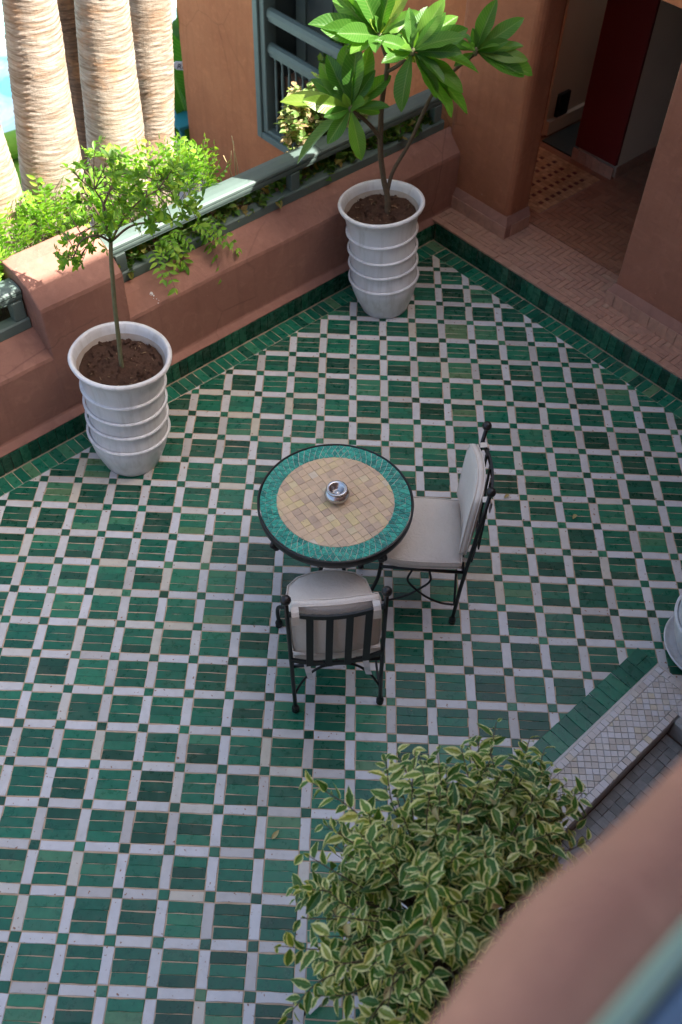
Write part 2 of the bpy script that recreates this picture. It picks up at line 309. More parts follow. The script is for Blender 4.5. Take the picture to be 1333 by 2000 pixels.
def clothmat():
    m_, nt, b = mat('cream canvas'); P = geo(nt)
    mp = nd(nt, 'ShaderNodeMapping'); mp.inputs['Scale'].default_value = (420, 420, 420); nt.links.new(P, mp.inputs[0])
    wv = nd(nt, 'ShaderNodeTexNoise', Scale=1.0, Detail=2); nt.links.new(mp.outputs[0], wv.inputs['Vector'])
    big = ntex(nt, 7, 4, .6, P)
    col = mixc(nt, big, (.57, .515, .45), (.68, .625, .56))
    col = mixc(nt, .35, col, wv.outputs['Fac'], 'OVERLAY')
    nt.links.new(col, b.inputs['Base Color']); b.inputs['Roughness'].default_value = .95; b.inputs['Specular IOR Level'].default_value = .15
    b.inputs['Sheen Weight'].default_value = .15
    wr = ntex(nt, 16, 3, .5, P, 2.5)
    bump(nt, b, mth(nt, 'ADD', wv.outputs['Fac'], mth(nt, 'ADD', mth(nt, 'MULTIPLY', big, 3), mth(nt, 'MULTIPLY', wr, 3))), .4, .004); return m_
M_cloth = clothmat()
def palmmat(name, a, b2):
    m_, nt, b = mat(name); P = geo(nt)
    mp = nd(nt, 'ShaderNodeMapping'); mp.inputs['Scale'].default_value = (5, 5, 55); nt.links.new(P, mp.inputs[0])
    r1_ = ntex(nt, 1.0, 6, .7, mp.outputs[0], .6); n2 = ntex(nt, 4.5, 5, .65, P)
    mv = nd(nt, 'ShaderNodeMapping'); mv.inputs['Scale'].default_value = (60, 60, 7); nt.links.new(P, mv.inputs[0])
    fi = ntex(nt, 1.0, 4, .6, mv.outputs[0])
    col = mixc(nt, ramp(nt, r1_, [(.38, (0, 0, 0)), (.60, (1, 1, 1))]).outputs[0], b2, a)
    col = mixc(nt, mth(nt, 'MULTIPLY', ramp(nt, n2, [(.52, (0, 0, 0)), (.7, (1, 1, 1))]).outputs[0], .65), col, (.40, .20, .085))
    n4 = ntex(nt, 3.1, 6, .7, P, .8); col = mixc(nt, mth(nt, 'MULTIPLY', ramp(nt, n4, [(.54, (0, 0, 0)), (.66, (1, 1, 1))]).outputs[0], .5), col, (.20, .15, .11))
    col = mixc(nt, mth(nt, 'MULTIPLY', fi, .3), col, (.14, .09, .06))
    nt.links.new(col, b.inputs['Base Color']); b.inputs['Roughness'].default_value = .85; b.inputs['Specular IOR Level'].default_value = .2
    bump(nt, b, mth(nt, 'ADD', r1_, mth(nt, 'MULTIPLY', fi, .4)), .6, .012); return m_
M_palm = palmmat('ringed palm bark', (.43, .37, .31), (.21, .155, .11))
M_palmd = palmmat('brown palm bark', (.20, .12, .075), (.07, .045, .03))

def leafmat(name, stops, margin=None, vein=.5, rough=.4, trans=.35, veinscale=26, mcol=None, tcol=1.6):
    m_, nt, b = mat(name); out = nt.nodes['Material Output']
    uv = nt.nodes.new('ShaderNodeUVMap').outputs[0]; sx = nt.nodes.new('ShaderNodeSeparateXYZ'); nt.links.new(uv, sx.inputs[0])
    at = nd(nt, 'ShaderNodeAttribute', attribute_name='rnd'); oi = nt.nodes.new('ShaderNodeObjectInfo')
    rn = mth(nt, 'FRACT', mth(nt, 'ADD', at.outputs['Fac'], oi.outputs['Random']))
    col = ramp(nt, rn, stops).outputs[0]
    au = mth(nt, 'ABSOLUTE', mth(nt, 'SUBTRACT', mth(nt, 'MULTIPLY', sx.outputs[0], 2.0), 1.0))
    # midrib and side veins
    rib = ramp(nt, au, [(.02, (1, 1, 1)), (.09, (0, 0, 0))]).outputs[0]
    ph = mth(nt, 'SINE', mth(nt, 'MULTIPLY', mth(nt, 'SUBTRACT', sx.outputs[1], mth(nt, 'MULTIPLY', au, .16)), veinscale * 6.283))
    vn = ramp(nt, ph, [(.55, (0, 0, 0)), (.98, (1, 1, 1))]).outputs[0]
    light = mixc(nt, .55, col, (.30, .42, .14))
    c = mixc(nt, mth(nt, 'MULTIPLY', rib, .6 * (1 if vein else .4)), col, light)
    if vein: c = mixc(nt, mth(nt, 'MULTIPLY', vn, .28 * vein), c, light)
    if margin:
        nz = ntex(nt, 7.0, 3, .6, uv)
        nz2 = nd(nt, 'ShaderNodeTexNoise', Scale=5.0, Detail=3); nz2.noise_dimensions = '4D'; nt.links.new(uv, nz2.inputs['Vector'])
        nt.links.new(mth(nt, 'MULTIPLY', rn, 37.0), nz2.inputs['W'])
        e = mth(nt, 'ADD', au, mth(nt, 'MULTIPLY', mth(nt, 'SUBTRACT', nz2.outputs['Fac'], .5), 1.1))
        e = mth(nt, 'ADD', e, mth(nt, 'MULTIPLY', mth(nt, 'SUBTRACT', rn, .5), .35))
        k = ramp(nt, e, [(margin - .04, (0, 0, 0)), (margin + .04, (1, 1, 1))]).outputs[0]
        c = mixc(nt, k, c, mcol)
    nt.links.new(c, b.inputs['Base Color']); b.inputs['Roughness'].default_value = rough; b.inputs['Specular IOR Level'].default_value = .35
    if vein: bump(nt, b, mth(nt, 'SUBTRACT', mth(nt, 'MULTIPLY', ph, .3), mth(nt, 'MULTIPLY', rib, 1.2)), .35 * vein, .002)
    tr = nt.nodes.new('ShaderNodeBsdfTranslucent'); nt.links.new(mixc(nt, 1.0, c, (tcol, tcol * 1.05, .55), 'MULTIPLY'), tr.inputs[0])
    ms = nt.nodes.new('ShaderNodeMixShader'); ms.inputs[0].default_value = trans
    nt.links.new(b.outputs[0], ms.inputs[1]); nt.links.new(tr.outputs[0], ms.inputs[2]); nt.links.new(ms.outputs[0], out.inputs[0])
    return m_
M_lfran = leafmat('frangipani leaf', [(0, (.045, .14, .022)), (.5, (.08, .21, .03)), (.85, (.13, .27, .04)), (1, (.24, .30, .05))], vein=1.0, veinscale=17, rough=.32, trans=.45)
M_ltree = leafmat('glossy small leaf', [(0, (.07, .18, .022)), (.6, (.13, .28, .03)), (1, (.26, .40, .05))], vein=0, rough=.4, trans=.45)
M_lfic = leafmat('variegated leaf', [(0, (.032, .10, .016)), (.5, (.065, .17, .024)), (.85, (.15, .25, .035)), (1, (.32, .33, .06))], margin=.68, mcol=(.74, .71, .33), vein=.35, veinscale=6, rough=.35, trans=.25)
M_lfern = leafmat('fresh green leaflet', [(0, (.10, .25, .025)), (.6, (.18, .37, .035)), (1, (.32, .48, .06))], vein=0, rough=.5, trans=.45)
M_livy = leafmat('dark ivy leaf', [(0, (.035, .09, .016)), (.6, (.07, .17, .025)), (.85, (.14, .20, .03)), (1, (.26, .17, .06))], vein=.3, veinscale=5, rough=.5)
M_lpale = leafmat('pale variegated ivy leaf', [(0, (.10, .20, .04)), (.4, (.20, .30, .08)), (.7, (.38, .36, .20)), (1, (.40, .27, .16))], vein=.2, veinscale=5, rough=.5)
M_lban = leafmat('banana leaf', [(0, (.035, .12, .02)), (1, (.05, .15, .03))], vein=1.0, veinscale=22, rough=.4)
M_lpalm = leafmat('palm frond', [(0, (.05, .10, .025)), (1, (.08, .13, .03))], vein=0, rough=.5)
M_ldry = plain('dry straw', (.45, .34, .18), .8, .3, 30, 0)
M_lfall = plain('dry yellow leaf', (.42, .36, .16), .7, .35, 40, .3)

# ------------------------------------------------------------------ tiles
def clip(poly, p, nrm):             # keep the side where (x - p).nrm >= 0
    out = []
    for i in range(len(poly)):
        a, b = poly[i], poly[(i + 1) % len(poly)]
        da = (a[0] - p[0]) * nrm[0] + (a[1] - p[1]) * nrm[1]; db = (b[0] - p[0]) * nrm[0] + (b[1] - p[1]) * nrm[1]
        if da >= 0: out.append(a)
        if (da >= 0) != (db >= 0):
            t = da / (da - db); out.append((a[0] + (b[0] - a[0]) * t, a[1] + (b[1] - a[1]) * t))
    return out
def area(p): return .5 * sum(p[i][0] * p[(i + 1) % len(p)][1] - p[(i + 1) % len(p)][0] * p[i][1] for i in range(len(p)))
def tile_geo(poly, org, ax, ay, az, rnd, h=.007, bev=.0026, jit=.0018, tilt=.006, lift=.0009, mids=True):
    """prism with a chamfered, slightly wavy hand-cut outline. poly in (x, y) of the frame org, ax, ay; top along az."""
    pts = []
    for i in range(len(poly)):
        a, b = poly[i], poly[(i + 1) % len(poly)]
        pts.append((a[0] + R.uniform(-jit, jit), a[1] + R.uniform(-jit, jit)))
        L_ = math.hypot(b[0] - a[0], b[1] - a[1])
        if mids and L_ > .09:
            for k in (1 / 3, 2 / 3): pts.append((lerp(a[0], b[0], k) + R.uniform(-jit, jit), lerp(a[1], b[1], k) + R.uniform(-jit, jit)))
    cx = sum(p[0] for p in pts) / len(pts); cy = sum(p[1] for p in pts) / len(pts)
    tx, ty, dz = R.gauss(0, tilt), R.gauss(0, tilt), R.uniform(-lift, lift)
    vs = []; n = len(pts)
    def P3(x, y, z): return org + ax * x + ay * y + az * (z + dz + tx * (x - cx) + ty * (y - cy))
    rr = max(1e-3, min(math.hypot(p[0] - cx, p[1] - cy) for p in pts)); k = 1 - min(.5, bev / rr)
    def ins(p, w):
        d = math.hypot(p[0] - cx, p[1] - cy); q = 1 - w / max(d, 1e-3)
        return cx + (p[0] - cx) * q, cy + (p[1] - cy) * q
    for p in pts: vs.append(P3(p[0], p[1], -h))
    for p in pts: vs.append(P3(p[0], p[1], -bev * .7))
    for p in pts: q = ins(p, bev * 1.3); vs.append(P3(q[0], q[1], 0))
    fs = [(i, (i + 1) % n, n + (i + 1) % n, n + i) for i in range(n)] + [(n + i, n + (i + 1) % n, 2 * n + (i + 1) % n, 2 * n + i) for i in range(n)] + [tuple(range(2 * n, 3 * n))]
    return vs, fs, rnd
def in_view(p, mx=0.06):
    c = Vector(p) - CAM_C; z = r2.dot(c)
    if z < .05: return False
    x = r0.dot(c) / z * 1922.1 / 1333; y = r1.dot(c) / z * 1922.1 / 2000
    return abs(x) < .5 + mx and abs(y) < .5 + mx
def lay_tiles(name, tiles, material, parent, cap=300, label=None):
    """tiles: list of (verts, faces, rnd). The nearest cap in view become parts, the rest one stuff part."""
    def key(t):
        c = sum((Vector(p) for p in t[0]), Vector()) / len(t[0])
        return ((c - CAM_C).length if in_view(c) else 1e3 + (c - CAM_C).length)
    tiles = sorted(tiles, key=key); rest = MB(); rr = []
    for i, (vs, fs, rn) in enumerate(tiles):
        if i < cap and key((vs, fs, rn)) < 1e3:
            b = MB(); b.add(vs, fs); b.obj(name, material, parent, rn)
        else:
            rest.add(vs, fs); rr += [rn] * len(fs)
    if rest.v:
        o = rest.obj(name + '_field', material, parent, rr); o['kind'] = 'stuff'
ex, ey = Vector((1, 0, 0)), Vector((0, 1, 0))
def gr():                                              # green tones: mostly mid, a few dark and a few pale
    q = R.random()
    return R.uniform(.02, .3) if q < .24 else R.uniform(.3, .66) if q < .82 else R.uniform(.66, .86) if q < .93 else R.uniform(.86, 1)

# ------------------------------------------------------------------ floor of the courtyard
BD = .138                                              # width of the green edging course
def rect_LW(s0, s1, d0, d1): return [LW(s0, d0, 0).to_2d(), LW(s1, d0, 0).to_2d(), LW(s1, d1, 0).to_2d(), LW(s0, d1, 0).to_2d()]
fl = MB()
fz_ = -.0026; FRS = -1.866                          # the floor sheet leaves out the basin
fl.add([LW(-7.5, .02, fz_), LW(-7.5, -3.5, fz_), RW(3.55, .02, fz_), LW(.09, .02, fz_)], [(0, 1, 2, 3)])
fl.add([LW(-7.5, -3.5, fz_), LW(-7.5, -4.75, fz_), LW(-3.28, -4.75, fz_), LW(-3.28, -3.5, fz_)], [(0, 1, 2, 3)])
fl.add([LW(FRS, -3.5, fz_), LW(FRS, -4.75, fz_), RW(4.8, .02, fz_), RW(3.55, .02, fz_)], [(0, 1, 2, 3)])
floor = fl.obj('courtyard_floor', M_grout); floor['kind'] = 'structure'
A1, A2 = Vector((.21, 0, 0)), Vector((-.00403, .2056, 0))
sqx, sqy, j = .0246, .0232, .0024
def quad(c, hx, hy): return [(c.x - hx, c.y - hy), (c.x + hx, c.y - hy), (c.x + hx, c.y + hy), (c.x - hx, c.y + hy)]
fz = [(LW(0, -3.349, 0), -N)]
edges = [(LW(0, -BD, 0), N), (RW(0, -BD, 0), M)]
FS0, FS1, FD0 = -1.84, -3.3, 3.35                       # fountain footprint along the parapet direction and in depth (towards the camera)
def floor_clip(p):
    for q, nn in edges: 
        p = clip(p, q, nn)
        if len(p) < 3: return None
    if area(p) < 9e-5: return None
    return p
GT, WT, ST = [], [], []
for i in range(-19, 26):
    for jj in range(-13, 24):
        c = A1 * i + A2 * jj
        if (c - O).dot(N) < -.1 or (c - O).dot(M) < -.1 or (c - O).dot(N) > 4.9: continue
        if not in_view(c, .35): continue
        d = (c - O).dot(N); s = (c - O).dot(U)
        if d > 3.5 and FS1 < s < FS0 - .1 and d < 4.6: continue
        hx, hy = .21 / 2, .2056 / 2
        lh, lv = hx - sqx - j, hy - sqy - j
        jb = lambda: Vector((R.uniform(-.0018, .0018), R.uniform(-.0018, .0018), 0))
        items = [(ST, quad(c, sqx - j * .5, sqy - j * .5), gr()),
                 (WT, quad(c + A1 * .5 + jb(), lh, sqy - j * .6), R.random()), (WT, quad(c + A2 * .5 + jb(), sqx - j * .6, lv), R.random())]
        cc = c + (A1 + A2) * .5; base = gr()
        for k in (-1, 0, 1):
            rn = min(1, max(0, base + R.gauss(0, .08))) if R.random() < .72 else gr()
            items.append((GT, quad(cc + Vector((0, k * lv * 2 / 3, 0)) + jb(), lh, lv / 3 - j * .62), rn))
        for lst, p, rn in items:
            ra_ = R.gauss(0, .006); cxy = (sum(q[0] for q in p) / 4, sum(q[1] for q in p) / 4)
            p = [(cxy[0] + (q[0] - cxy[0]) - ra_ * (q[1] - cxy[1]), cxy[1] + (q[1] - cxy[1]) + ra_ * (q[0] - cxy[0])) for q in p]
            p = floor_clip(p)
            if p: lst.append(tile_geo(p, Vector((0, 0, 0)), ex, ey, Zv, rn))
lay_tiles('green_tile', GT, M_green, floor); lay_tiles('white_tile', WT, M_white, floor); lay_tiles('small_green_tile', ST, M_green, floor)
# edging courses laid square to the walls
ET = []
w = .0625
k = 0
for i in range(-112, 1):
    s0 = i * w - .03
    if in_view(LW(s0, -.07, 0), .2):
        p = [(s0 + .0015, -BD + .002), (s0 + w - .0015, -BD + .002), (s0 + w - .0015, -.004), (s0 + .0015, -.004)]
        p = [tuple((O + U * a - N * b).to_2d()) for a, b in p]
        p = clip(p, (O).to_2d() + (M * .004).to_2d(), M)
        if len(p) > 2 and abs(area(p)) > 1e-4: ET.append(tile_geo(p if area(p) > 0 else p[::-1], Vector((0, 0, 0)), ex, ey, Zv, min(1, gr() + .12)))
for i in range(0, 62):
    t0 = .142 + i * w
    if in_view(RW(t0, -.07, 0), .2):
        p = [(t0 + .0015, -BD + .002), (t0 + w - .0015, -BD + .002), (t0 + w - .0015, -.004), (t0 + .0015, -.004)]
        p = [tuple((O + V * a - M * b).to_2d()) for a, b in p]
        ET.append(tile_geo(p if area(p) > 0 else p[::-1], Vector((0, 0, 0)), ex, ey, Zv, min(1, gr() + .12)))
lay_tiles('edging_tile', ET, M_green, floor)

# ------------------------------------------------------------------ terracotta step and corridor floor
STZ = .172
st = MB()
prof = [(.012, -.2), (.012, STZ - .012), (.0, STZ - .012), (.0, STZ - .005), (.55, STZ - .005), (.55, -.2)]
st.extrude(prof, -.25, 4.4, lambda t, e, z: RW(t, e, z), True)
step = fixn(st.obj('step', M_groutt)); step['kind'] = 'structure'
RT = []
for i in range(0, 68):
    t0 = .012 + i * .0632
    if in_view(RW(t0, 0, .07), .15):
        p = [(t0 + .0015, .004), (t0 + .0617, .004), (t0 + .0617, STZ - .018), (t0 + .0015, STZ - .018)]
        RT.append(tile_geo(p, O - M * .0, V, Zv, M, R.random(), lift=.001))
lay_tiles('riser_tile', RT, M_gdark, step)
def herring(region, org, ax, ay, L_, W_, ang, rngs, extra=None):
    out = []; ca, sa = math.cos(ang), math.sin(ang)
    for a in range(-rngs, rngs):
        for b in range(-rngs, rngs):
            bx, by = a * W_ + b * L_, a * W_ - b * L_
            for (x0, y0, x1, y1) in ((bx, by, bx + L_, by + W_), (bx + L_, by + W_ - L_, bx + L_ + W_, by + W_)):
                g = .0014
                p = [(x0 + g, y0 + g), (x1 - g, y0 + g), (x1 - g, y1 - g), (x0 + g, y1 - g)]
                p = [(x * ca - y * sa, x * sa + y * ca) for x, y in p]
                for q, nn in region:
                    p = clip(p, q, nn)
                    if len(p) < 3: break
                if len(p) >= 3 and area(p) > 2e-4:
                    c = org + ax * p[0][0] + ay * p[0][1]
                    if in_view(c, .1): out.append(tile_geo(p, org, ax, ay, Zv, R.random(), lift=.0005, bev=.0009, jit=.0012, tilt=.003))
    return out
# frame for the paving: x along V, y behind (-M)
PT = herring([((0, .062), (0, 1)), ((0, .545), (0, -1)), ((-.2, 0), (1, 0)), ((2.9, 0), (-1, 0))], O + Zv * (STZ + .002), V, -M, .135, .045, math.radians(0), 44)
lay_tiles('paving_tile', PT, M_terra, step)
NT = []
for i in range(-1, 22):
    t0 = -.06 + i * .136
    p = [(t0 + .0015, .0), (t0 + .1345, .0), (t0 + .1345, .059), (t0 + .0015, .059)]
    NT.append(tile_geo(p, O + Zv * (STZ + .002), V, -M, Zv, R.uniform(.4, 1), h=.012, bev=.003))
lay_tiles('nosing_tile', NT, M_terra, step)
cf = MB(); cf.box(RW(.6, 2.4, STZ - .105), V * 3.6, M * 1.85, Zv * .1)
corr = cf.obj('corridor_floor', M_groutt); corr['kind'] = 'structure'
IN0, IN1, IE0, IE1 = -.42, .46, .70, 1.46
CT = []
for reg in (((.556, IE0), (-.3, 1.9)), ((IE1, 2.1), (-.3, 1.9)), ((IE0, IE1), (IN1, 1.9))):
    (e0, e1), (t0, t1) = reg
    CT += herring([((0, e0), (0, 1)), ((0, e1), (0, -1)), ((t0, 0), (1, 0)), ((t1, 0), (-1, 0))], O + Zv * (STZ + .0005), V, -M, .135, .045, 0, 56)
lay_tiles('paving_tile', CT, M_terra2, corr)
ir, iy = MB(), MB(); rr1, rr2 = [], []
q_ = .036
for a in range(int((IN1 - IN0) / q_)):
    for b in range(int((IE1 - IE0) / q_)):
        t0, e0 = IN0 + a * q_, IE0 + b * q_
        if a % 1 == 0:
            edge = t0 > IN1 - 2.2 * q_ or e0 < IE0 + 1.2 * q_ or e0 > IE1 - 2.5 * q_
            red = a % 3 == 0 and (b + a // 3) % 2 == 0 and not edge
            vs, fs, rn = tile_geo([(t0 + .001, e0 + .001), (t0 + q_ - .001, e0 + .001), (t0 + q_ - .001, e0 + q_ - .001), (t0 + .001, e0 + q_ - .001)], O + Zv * (STZ + .001), V, -M, Zv, R.random(), bev=.0015, jit=.0006)
            if red: ir.add(vs, fs); rr1 += [rn] * len(fs)
            else: iy.add(vs, fs); rr2 += [rn] * len(fs)
o = ir.obj('red_inlay_tiles', M_inred, corr, rr1); o['kind'] = 'stuff'
o = iy.obj('ochre_inlay_tiles', M_inyel, corr, rr2); o['kind'] = 'stuff'

# ------------------------------------------------------------------ parapet on the left with its pier
par = empty('parapet_wall', LW(-2, .1, 0), 'long low pink parapet wall with a sloping top and green tiled foot', 'wall')
pb = MB()
prof = [(.014, -.3), (.014, .141), (.004, .146), (.045, .176), (.05, .19), (.05, .605), (.056, .625), (.15, .715), (.165, .725), (.215, .752), (.215, .60), (.56, .60), (.56, .70), (.62, .70), (.62, -1.3), (.3, -1.3)]
pb.extrude(prof, -7.5, .30, LW, True, nseg=90, jit=.004)
fixn(pb.obj('wall', M_pink, par))
pr_ = MB()
prof = [(.047, .20), (.047, .945), (.053, .968), (.085, .998), (.14, 1.048), (.17, 1.068), (.24, 1.098), (.30, 1.108), (.42, 1.106), (.45, 1.09), (.45, .20)]
pr_.extrude(prof, -3.255, -2.70, LW, True, nseg=10, jit=.005)
o = bevel(fixn(pr_.obj('pier', M_pink, par)), .012, 3)
o['label'] = 'rounded pink pier standing higher than the wall'
KT = []
for i in range(-116, 2):
    s0 = i * .0632 - .03
    if in_view(LW(s0, 0, .07), .15):
        KT.append(tile_geo([(s0 + .0015, .004), (s0 + .0617, .004), (s0 + .0617, .139), (s0 + .0015, .139)], O, U, Zv, N, R.random(), lift=.001))
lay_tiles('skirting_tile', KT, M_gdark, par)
sp = MB()
for (ds, dd, rad) in ((0, 0, .013), (.006, -.012, .006), (.012, -.03, .004), (-.004, -.022, .003), (.02, -.041, .003), (.008, -.05, .004)):
    s_, d_ = -2.497 + ds, .105 + dd; z_ = .625 + (d_ - .056) * .957
    nn = (N * .69 + Zv * .72).normalized(); c = LW(s_, d_, z_ + .004); a_, b_ = U, nn.cross(U)
    vs = [c + (a_ * math.cos(q) + b_ * math.sin(q)) * rad * R.uniform(.7, 1.2) for q in [x * .628 for x in range(10)]] + [c + nn * .003]
    sp.add(vs, [(q, (q + 1) % 10, 10) for q in range(10)])
sp.obj('bird_dropping', M_white, par, .6)

def rail(s0, s1, posts, label, joints=()):
    t = empty('railing', LW((s0 + s1) / 2, .25, .75), label, 'railing', 'grey green railings on the pink parapet')
    b = MB()
    prof = [(.236, .948), (.236, .968), (.226, .970), (.226, .988), (.232, .991), (.232, .996), (.222, 1.0), (.222, 1.016), (.232, 1.026), (.26, 1.034), (.31, 1.036), (.35, 1.03), (.366, 1.018), (.366, .962), (.35, .948)]
    last = s0
    for q in list(joints) + [s1]:
        bb = MB(); bb.extrude(prof, last, q - (.0015 if q != s1 else 0), LW, True); fixn(bb.obj('top_rail', M_rail, t)); last = q + .0015
    bb = MB(); bb.extrude([(.212, .756), (.212, .815), (.22, .823), (.29, .823), (.298, .815), (.298, .756)], s0, s1, LW, True); fixn(bb.obj('bottom_rail', M_rail, t))
    for p in posts:
        bb = MB(); bb.box(LW(p, .255, .886), U * .037, N * .03, Zv * .062, .004); bb.obj('post', M_rail, t)
    return t
rail(-2.695, .228, (-2.60, -1.21, .165), 'long grey green wooden railing running between pink pier and doorway wall', (-2.35, -.98))
rail(-7.4, -3.262, (-3.305, -4.6, -6.0), 'short end of grey green railing left of the pink pier', ())

# ------------------------------------------------------------------ building behind: doorway pillars, corridor, balcony window
bld = empty('courtyard_house', RW(0, .6, 0), 'terracotta coloured house wall with dark doorway and a balcony window', 'house')
H = 3.9; E0 = .262
def slab(name, t0, t1, e0, e1, z0, z1, m_, bev=.0, parent=bld):
    b = MB(); b.box(RW((t0 + t1) / 2, (e0 + e1) / 2, (z0 + z1) / 2), V * ((t1 - t0) / 2), M * ((e1 - e0) / 2), Zv * ((z1 - z0) / 2))
    o = b.obj(name, m_, parent)
    if bev: bevel(o, bev, 4)
    return o
# wall with the window opening (left of it, under it, right of it, over it) and the pillar
WT0, WT1, WZ0, WZ1 = -2.53, -1.30, -.30, 2.4
slab('wall', -3.62, WT0, E0 + .04, E0 + .50, -2.6, H, M_orange)
slab('wall', WT0, WT1, E0 + .04, E0 + .50, -2.6, WZ0, M_orange)
slab('wall', WT0, WT1, E0 + .04, E0 + .50, WZ1, H, M_orange)
slab('wall', WT1, -.20, E0 + .04, E0 + .50, -2.6, H, M_orange)
slab('pillar', -.20, .475, E0, .53, -.2, H, M_orange2, .055)
slab('pillar', 1.50, 4.4, E0, .55, -.2, H, M_brown, .02)
slab('lintel', .475, 1.50, E0 + .01, .54, 2.16, H, M_orange)
slab('ceiling', .10, 4.2, .545, 4.1, 2.75, 2.95, M_cream)
slab('ceiling', -3.0, -.31, .545, 4.1, 2.75, 2.95, M_cream)
slab('ceiling', -.31, .10, .545, 1.75, 2.75, 2.95, M_cream)  # ceiling left open behind this slab: an added light well to brighten the corridor
slab('inner_wall', -3.2, 4.4, 4.1, 4.3, -.2, 2.95, M_cream)
slab('inner_wall', 4.2, 4.4, .55, 4.1, -.2, 2.75, M_cream)
slab('roof', .52, 4.4, .56, 4.4, H - .2, H, M_conc)
slab('wall', -3.8, -3.62, E0 + .04, 4.4, -2.6, H, M_orange)
slab('inner_wall', -3.6, -1.05, .80, .9, -.2, 2.75, M_cream)
# red wall end with a cream flank, cream side wall of the corridor
slab('red_wall', .085, .505, 1.525, 1.56, STZ + .115, 2.75, M_redp, .008)
slab('inner_wall', .101, .503, 1.562, 4.1, STZ, H - .2, M_cream)  # unseen upper part raised to keep direct sun out of the added light well
slab('inner_wall', -.42, -.30, 1.60, 4.1, STZ, 2.75, M_cream)
slab('inner_wall', -.298, -.262, 1.60, 4.1, STZ + .02, STZ + .14, M_cream)
slab('dark_threshold', -.25, .09, 1.53, 3.4, STZ, STZ + .012, M_raild)
slab('inner_wall', -.30, .10, 3.4, 3.5, STZ, 2.75, M_cream)
# plinths and terracotta skirtings round the pillars
def plinth(pts, name='plinth'):
    b = MB(); n = len(pts)
    ring = []
    for (o_, z) in ((.0, STZ), (.0, STZ + .105), (.0, STZ + .108), (-.028, STZ + .165), (-.04, STZ + .165)):
        ring.append((o_, z))
    vs = []
    for (t, e, nt_, ne) in pts:
        for (o_, z) in ring: vs.append(RW(t + nt_ * (o_ + .032), e + ne * (o_ + .032), z))
    k_ = len(ring)
    fs = [(i * k_ + a, (i + 1) * k_ + a, (i + 1) * k_ + a + 1, i * k_ + a + 1) for i in range(n - 1) for a in range(k_ - 1)]
    b.add(vs, fs); return fixn(b.obj(name, M_pink, bld))
plinth([(-.21, E0, 0, -1), (.475, E0, 1, -1), (.475, .50, 1, 0)])
plinth([(1.50, .50, -1, 0), (1.50, E0, -1, -1), (3.6, E0, 0, -1)])
SK = []
def skirt(t0, t1, e, along, outv, off):
    n_ = int(round(abs(t1 - t0) / .075))
    for i in range(n_):
        a, b = lerp(t0, t1, i / n_), lerp(t0, t1, (i + 1) / n_)
        a, b = min(a, b), max(a, b)
        org = (O - M * e) if along is V else (O + V * e)
        SK.append(tile_geo([(a + .001, STZ + .002), (b - .001, STZ + .002), (b - .001, STZ + .103), (a + .001, STZ + .103)], org + outv * off, along, Zv, outv, R.uniform(0, .8), bev=.0015))
skirt(-.06, .505, E0 - .032, V, M, .006)
skirt(.29, .50, .475 + .032, -M, V, .006)
skirt(1.47, 3.2, E0 - .032, V, M, .006)
skirt(.085, .505, 1.515, V, M, .006)
skirt(1.54, 2.7, .509, -M, V, .006)
lay_tiles('skirting_tile', SK, M_terra, bld)
# small return of wall between parapet and pillar, at the back of the step
# corridor things
bx = empty('wall_box', RW(-.26, 1.78, .4), 'black square box fixed on the cream corridor wall', 'box')
b = MB(); b.box(RW(-.282, 1.76, .42), V * .017, M * .07, Zv * .10, .004); b.obj('case', M_black, bx)
b = MB(); b.box(RW(-.262, 1.76, .42), V * .002, M * .055, Zv * .085); b.obj('screen', M_black, bx)
chd = empty('armchair', RW(-.02, 2.15, STZ), 'dark chair with rounded back half hidden behind the red wall end', 'chair')
b = MB(); b.tube(curve([RW(.02, 2.0, STZ + .012), RW(-.02, 2.03, .5), RW(-.03, 2.2, .78), RW(.0, 2.42, .8), RW(.06, 2.5, .55), RW(.06, 2.5, STZ + .012)]), .02, 8); b.obj('back_frame', M_black, chd)
b = MB(); b.box(RW(.0, 2.25, .50), V * .03, M * .2, Zv * .22, .03); b.obj('backrest', M_black, chd)
b = MB(); b.box(RW(.035, 2.25, .40), V * .05, M * .22, Zv * .035, .02); b.obj('seat', M_black, chd)

# balcony window in the orange wall
EW = E0 + .04
wf = MB()
def bar(b, t0, t1, e0, e1, z0, z1, bev=.006): b.box(RW((t0 + t1) / 2, (e0 + e1) / 2, (z0 + z1) / 2), V * ((t1 - t0) / 2), M * ((e1 - e0) / 2), Zv * ((z1 - z0) / 2), bev)
bar(wf, WT0 - .05, WT0 + .02, EW - .035, EW + .06, WZ0 - .05, WZ1 + .05)
bar(wf, WT0 + .0205, WT0 + .085, EW - .012, EW + .12, WZ0 + .02, WZ1)
bar(wf, WT0 + .0205, WT1 - .02, EW - .036, EW + .06, WZ0 - .05, WZ0 + .018)
bar(wf, WT0 + .0205, WT1 - .02, EW - .008, EW + .14, WZ0 + .0185, WZ0 + .055)
bar(wf, WT1 - .0195, WT1 + .05, EW - .034, EW + .06, WZ0 - .05, WZ1 + .05)
bar(wf, WT1 - .08, WT1 - .02, EW - .010, EW + .12, WZ0 + .0555, WZ1)
win = wf.obj('balcony_window', M_rail, bld)
slabw = lambda n_, t0, t1, e0, e1, z0, z1, m_: slab(n_, t0, t1, e0, e1, z0, z1, m_, 0, win)
slabw('rear_wall', WT0 + .0, WT1, EW + .458, EW + .47, WZ0, WZ1, M_pinkw)
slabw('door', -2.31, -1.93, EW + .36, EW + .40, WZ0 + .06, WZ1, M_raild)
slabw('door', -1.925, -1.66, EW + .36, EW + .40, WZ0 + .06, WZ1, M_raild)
slabw('reveal_lining', WT0 + .001, WT0 + .03, EW + .121, EW + .455, WZ0 + .06, WZ1, M_raild)
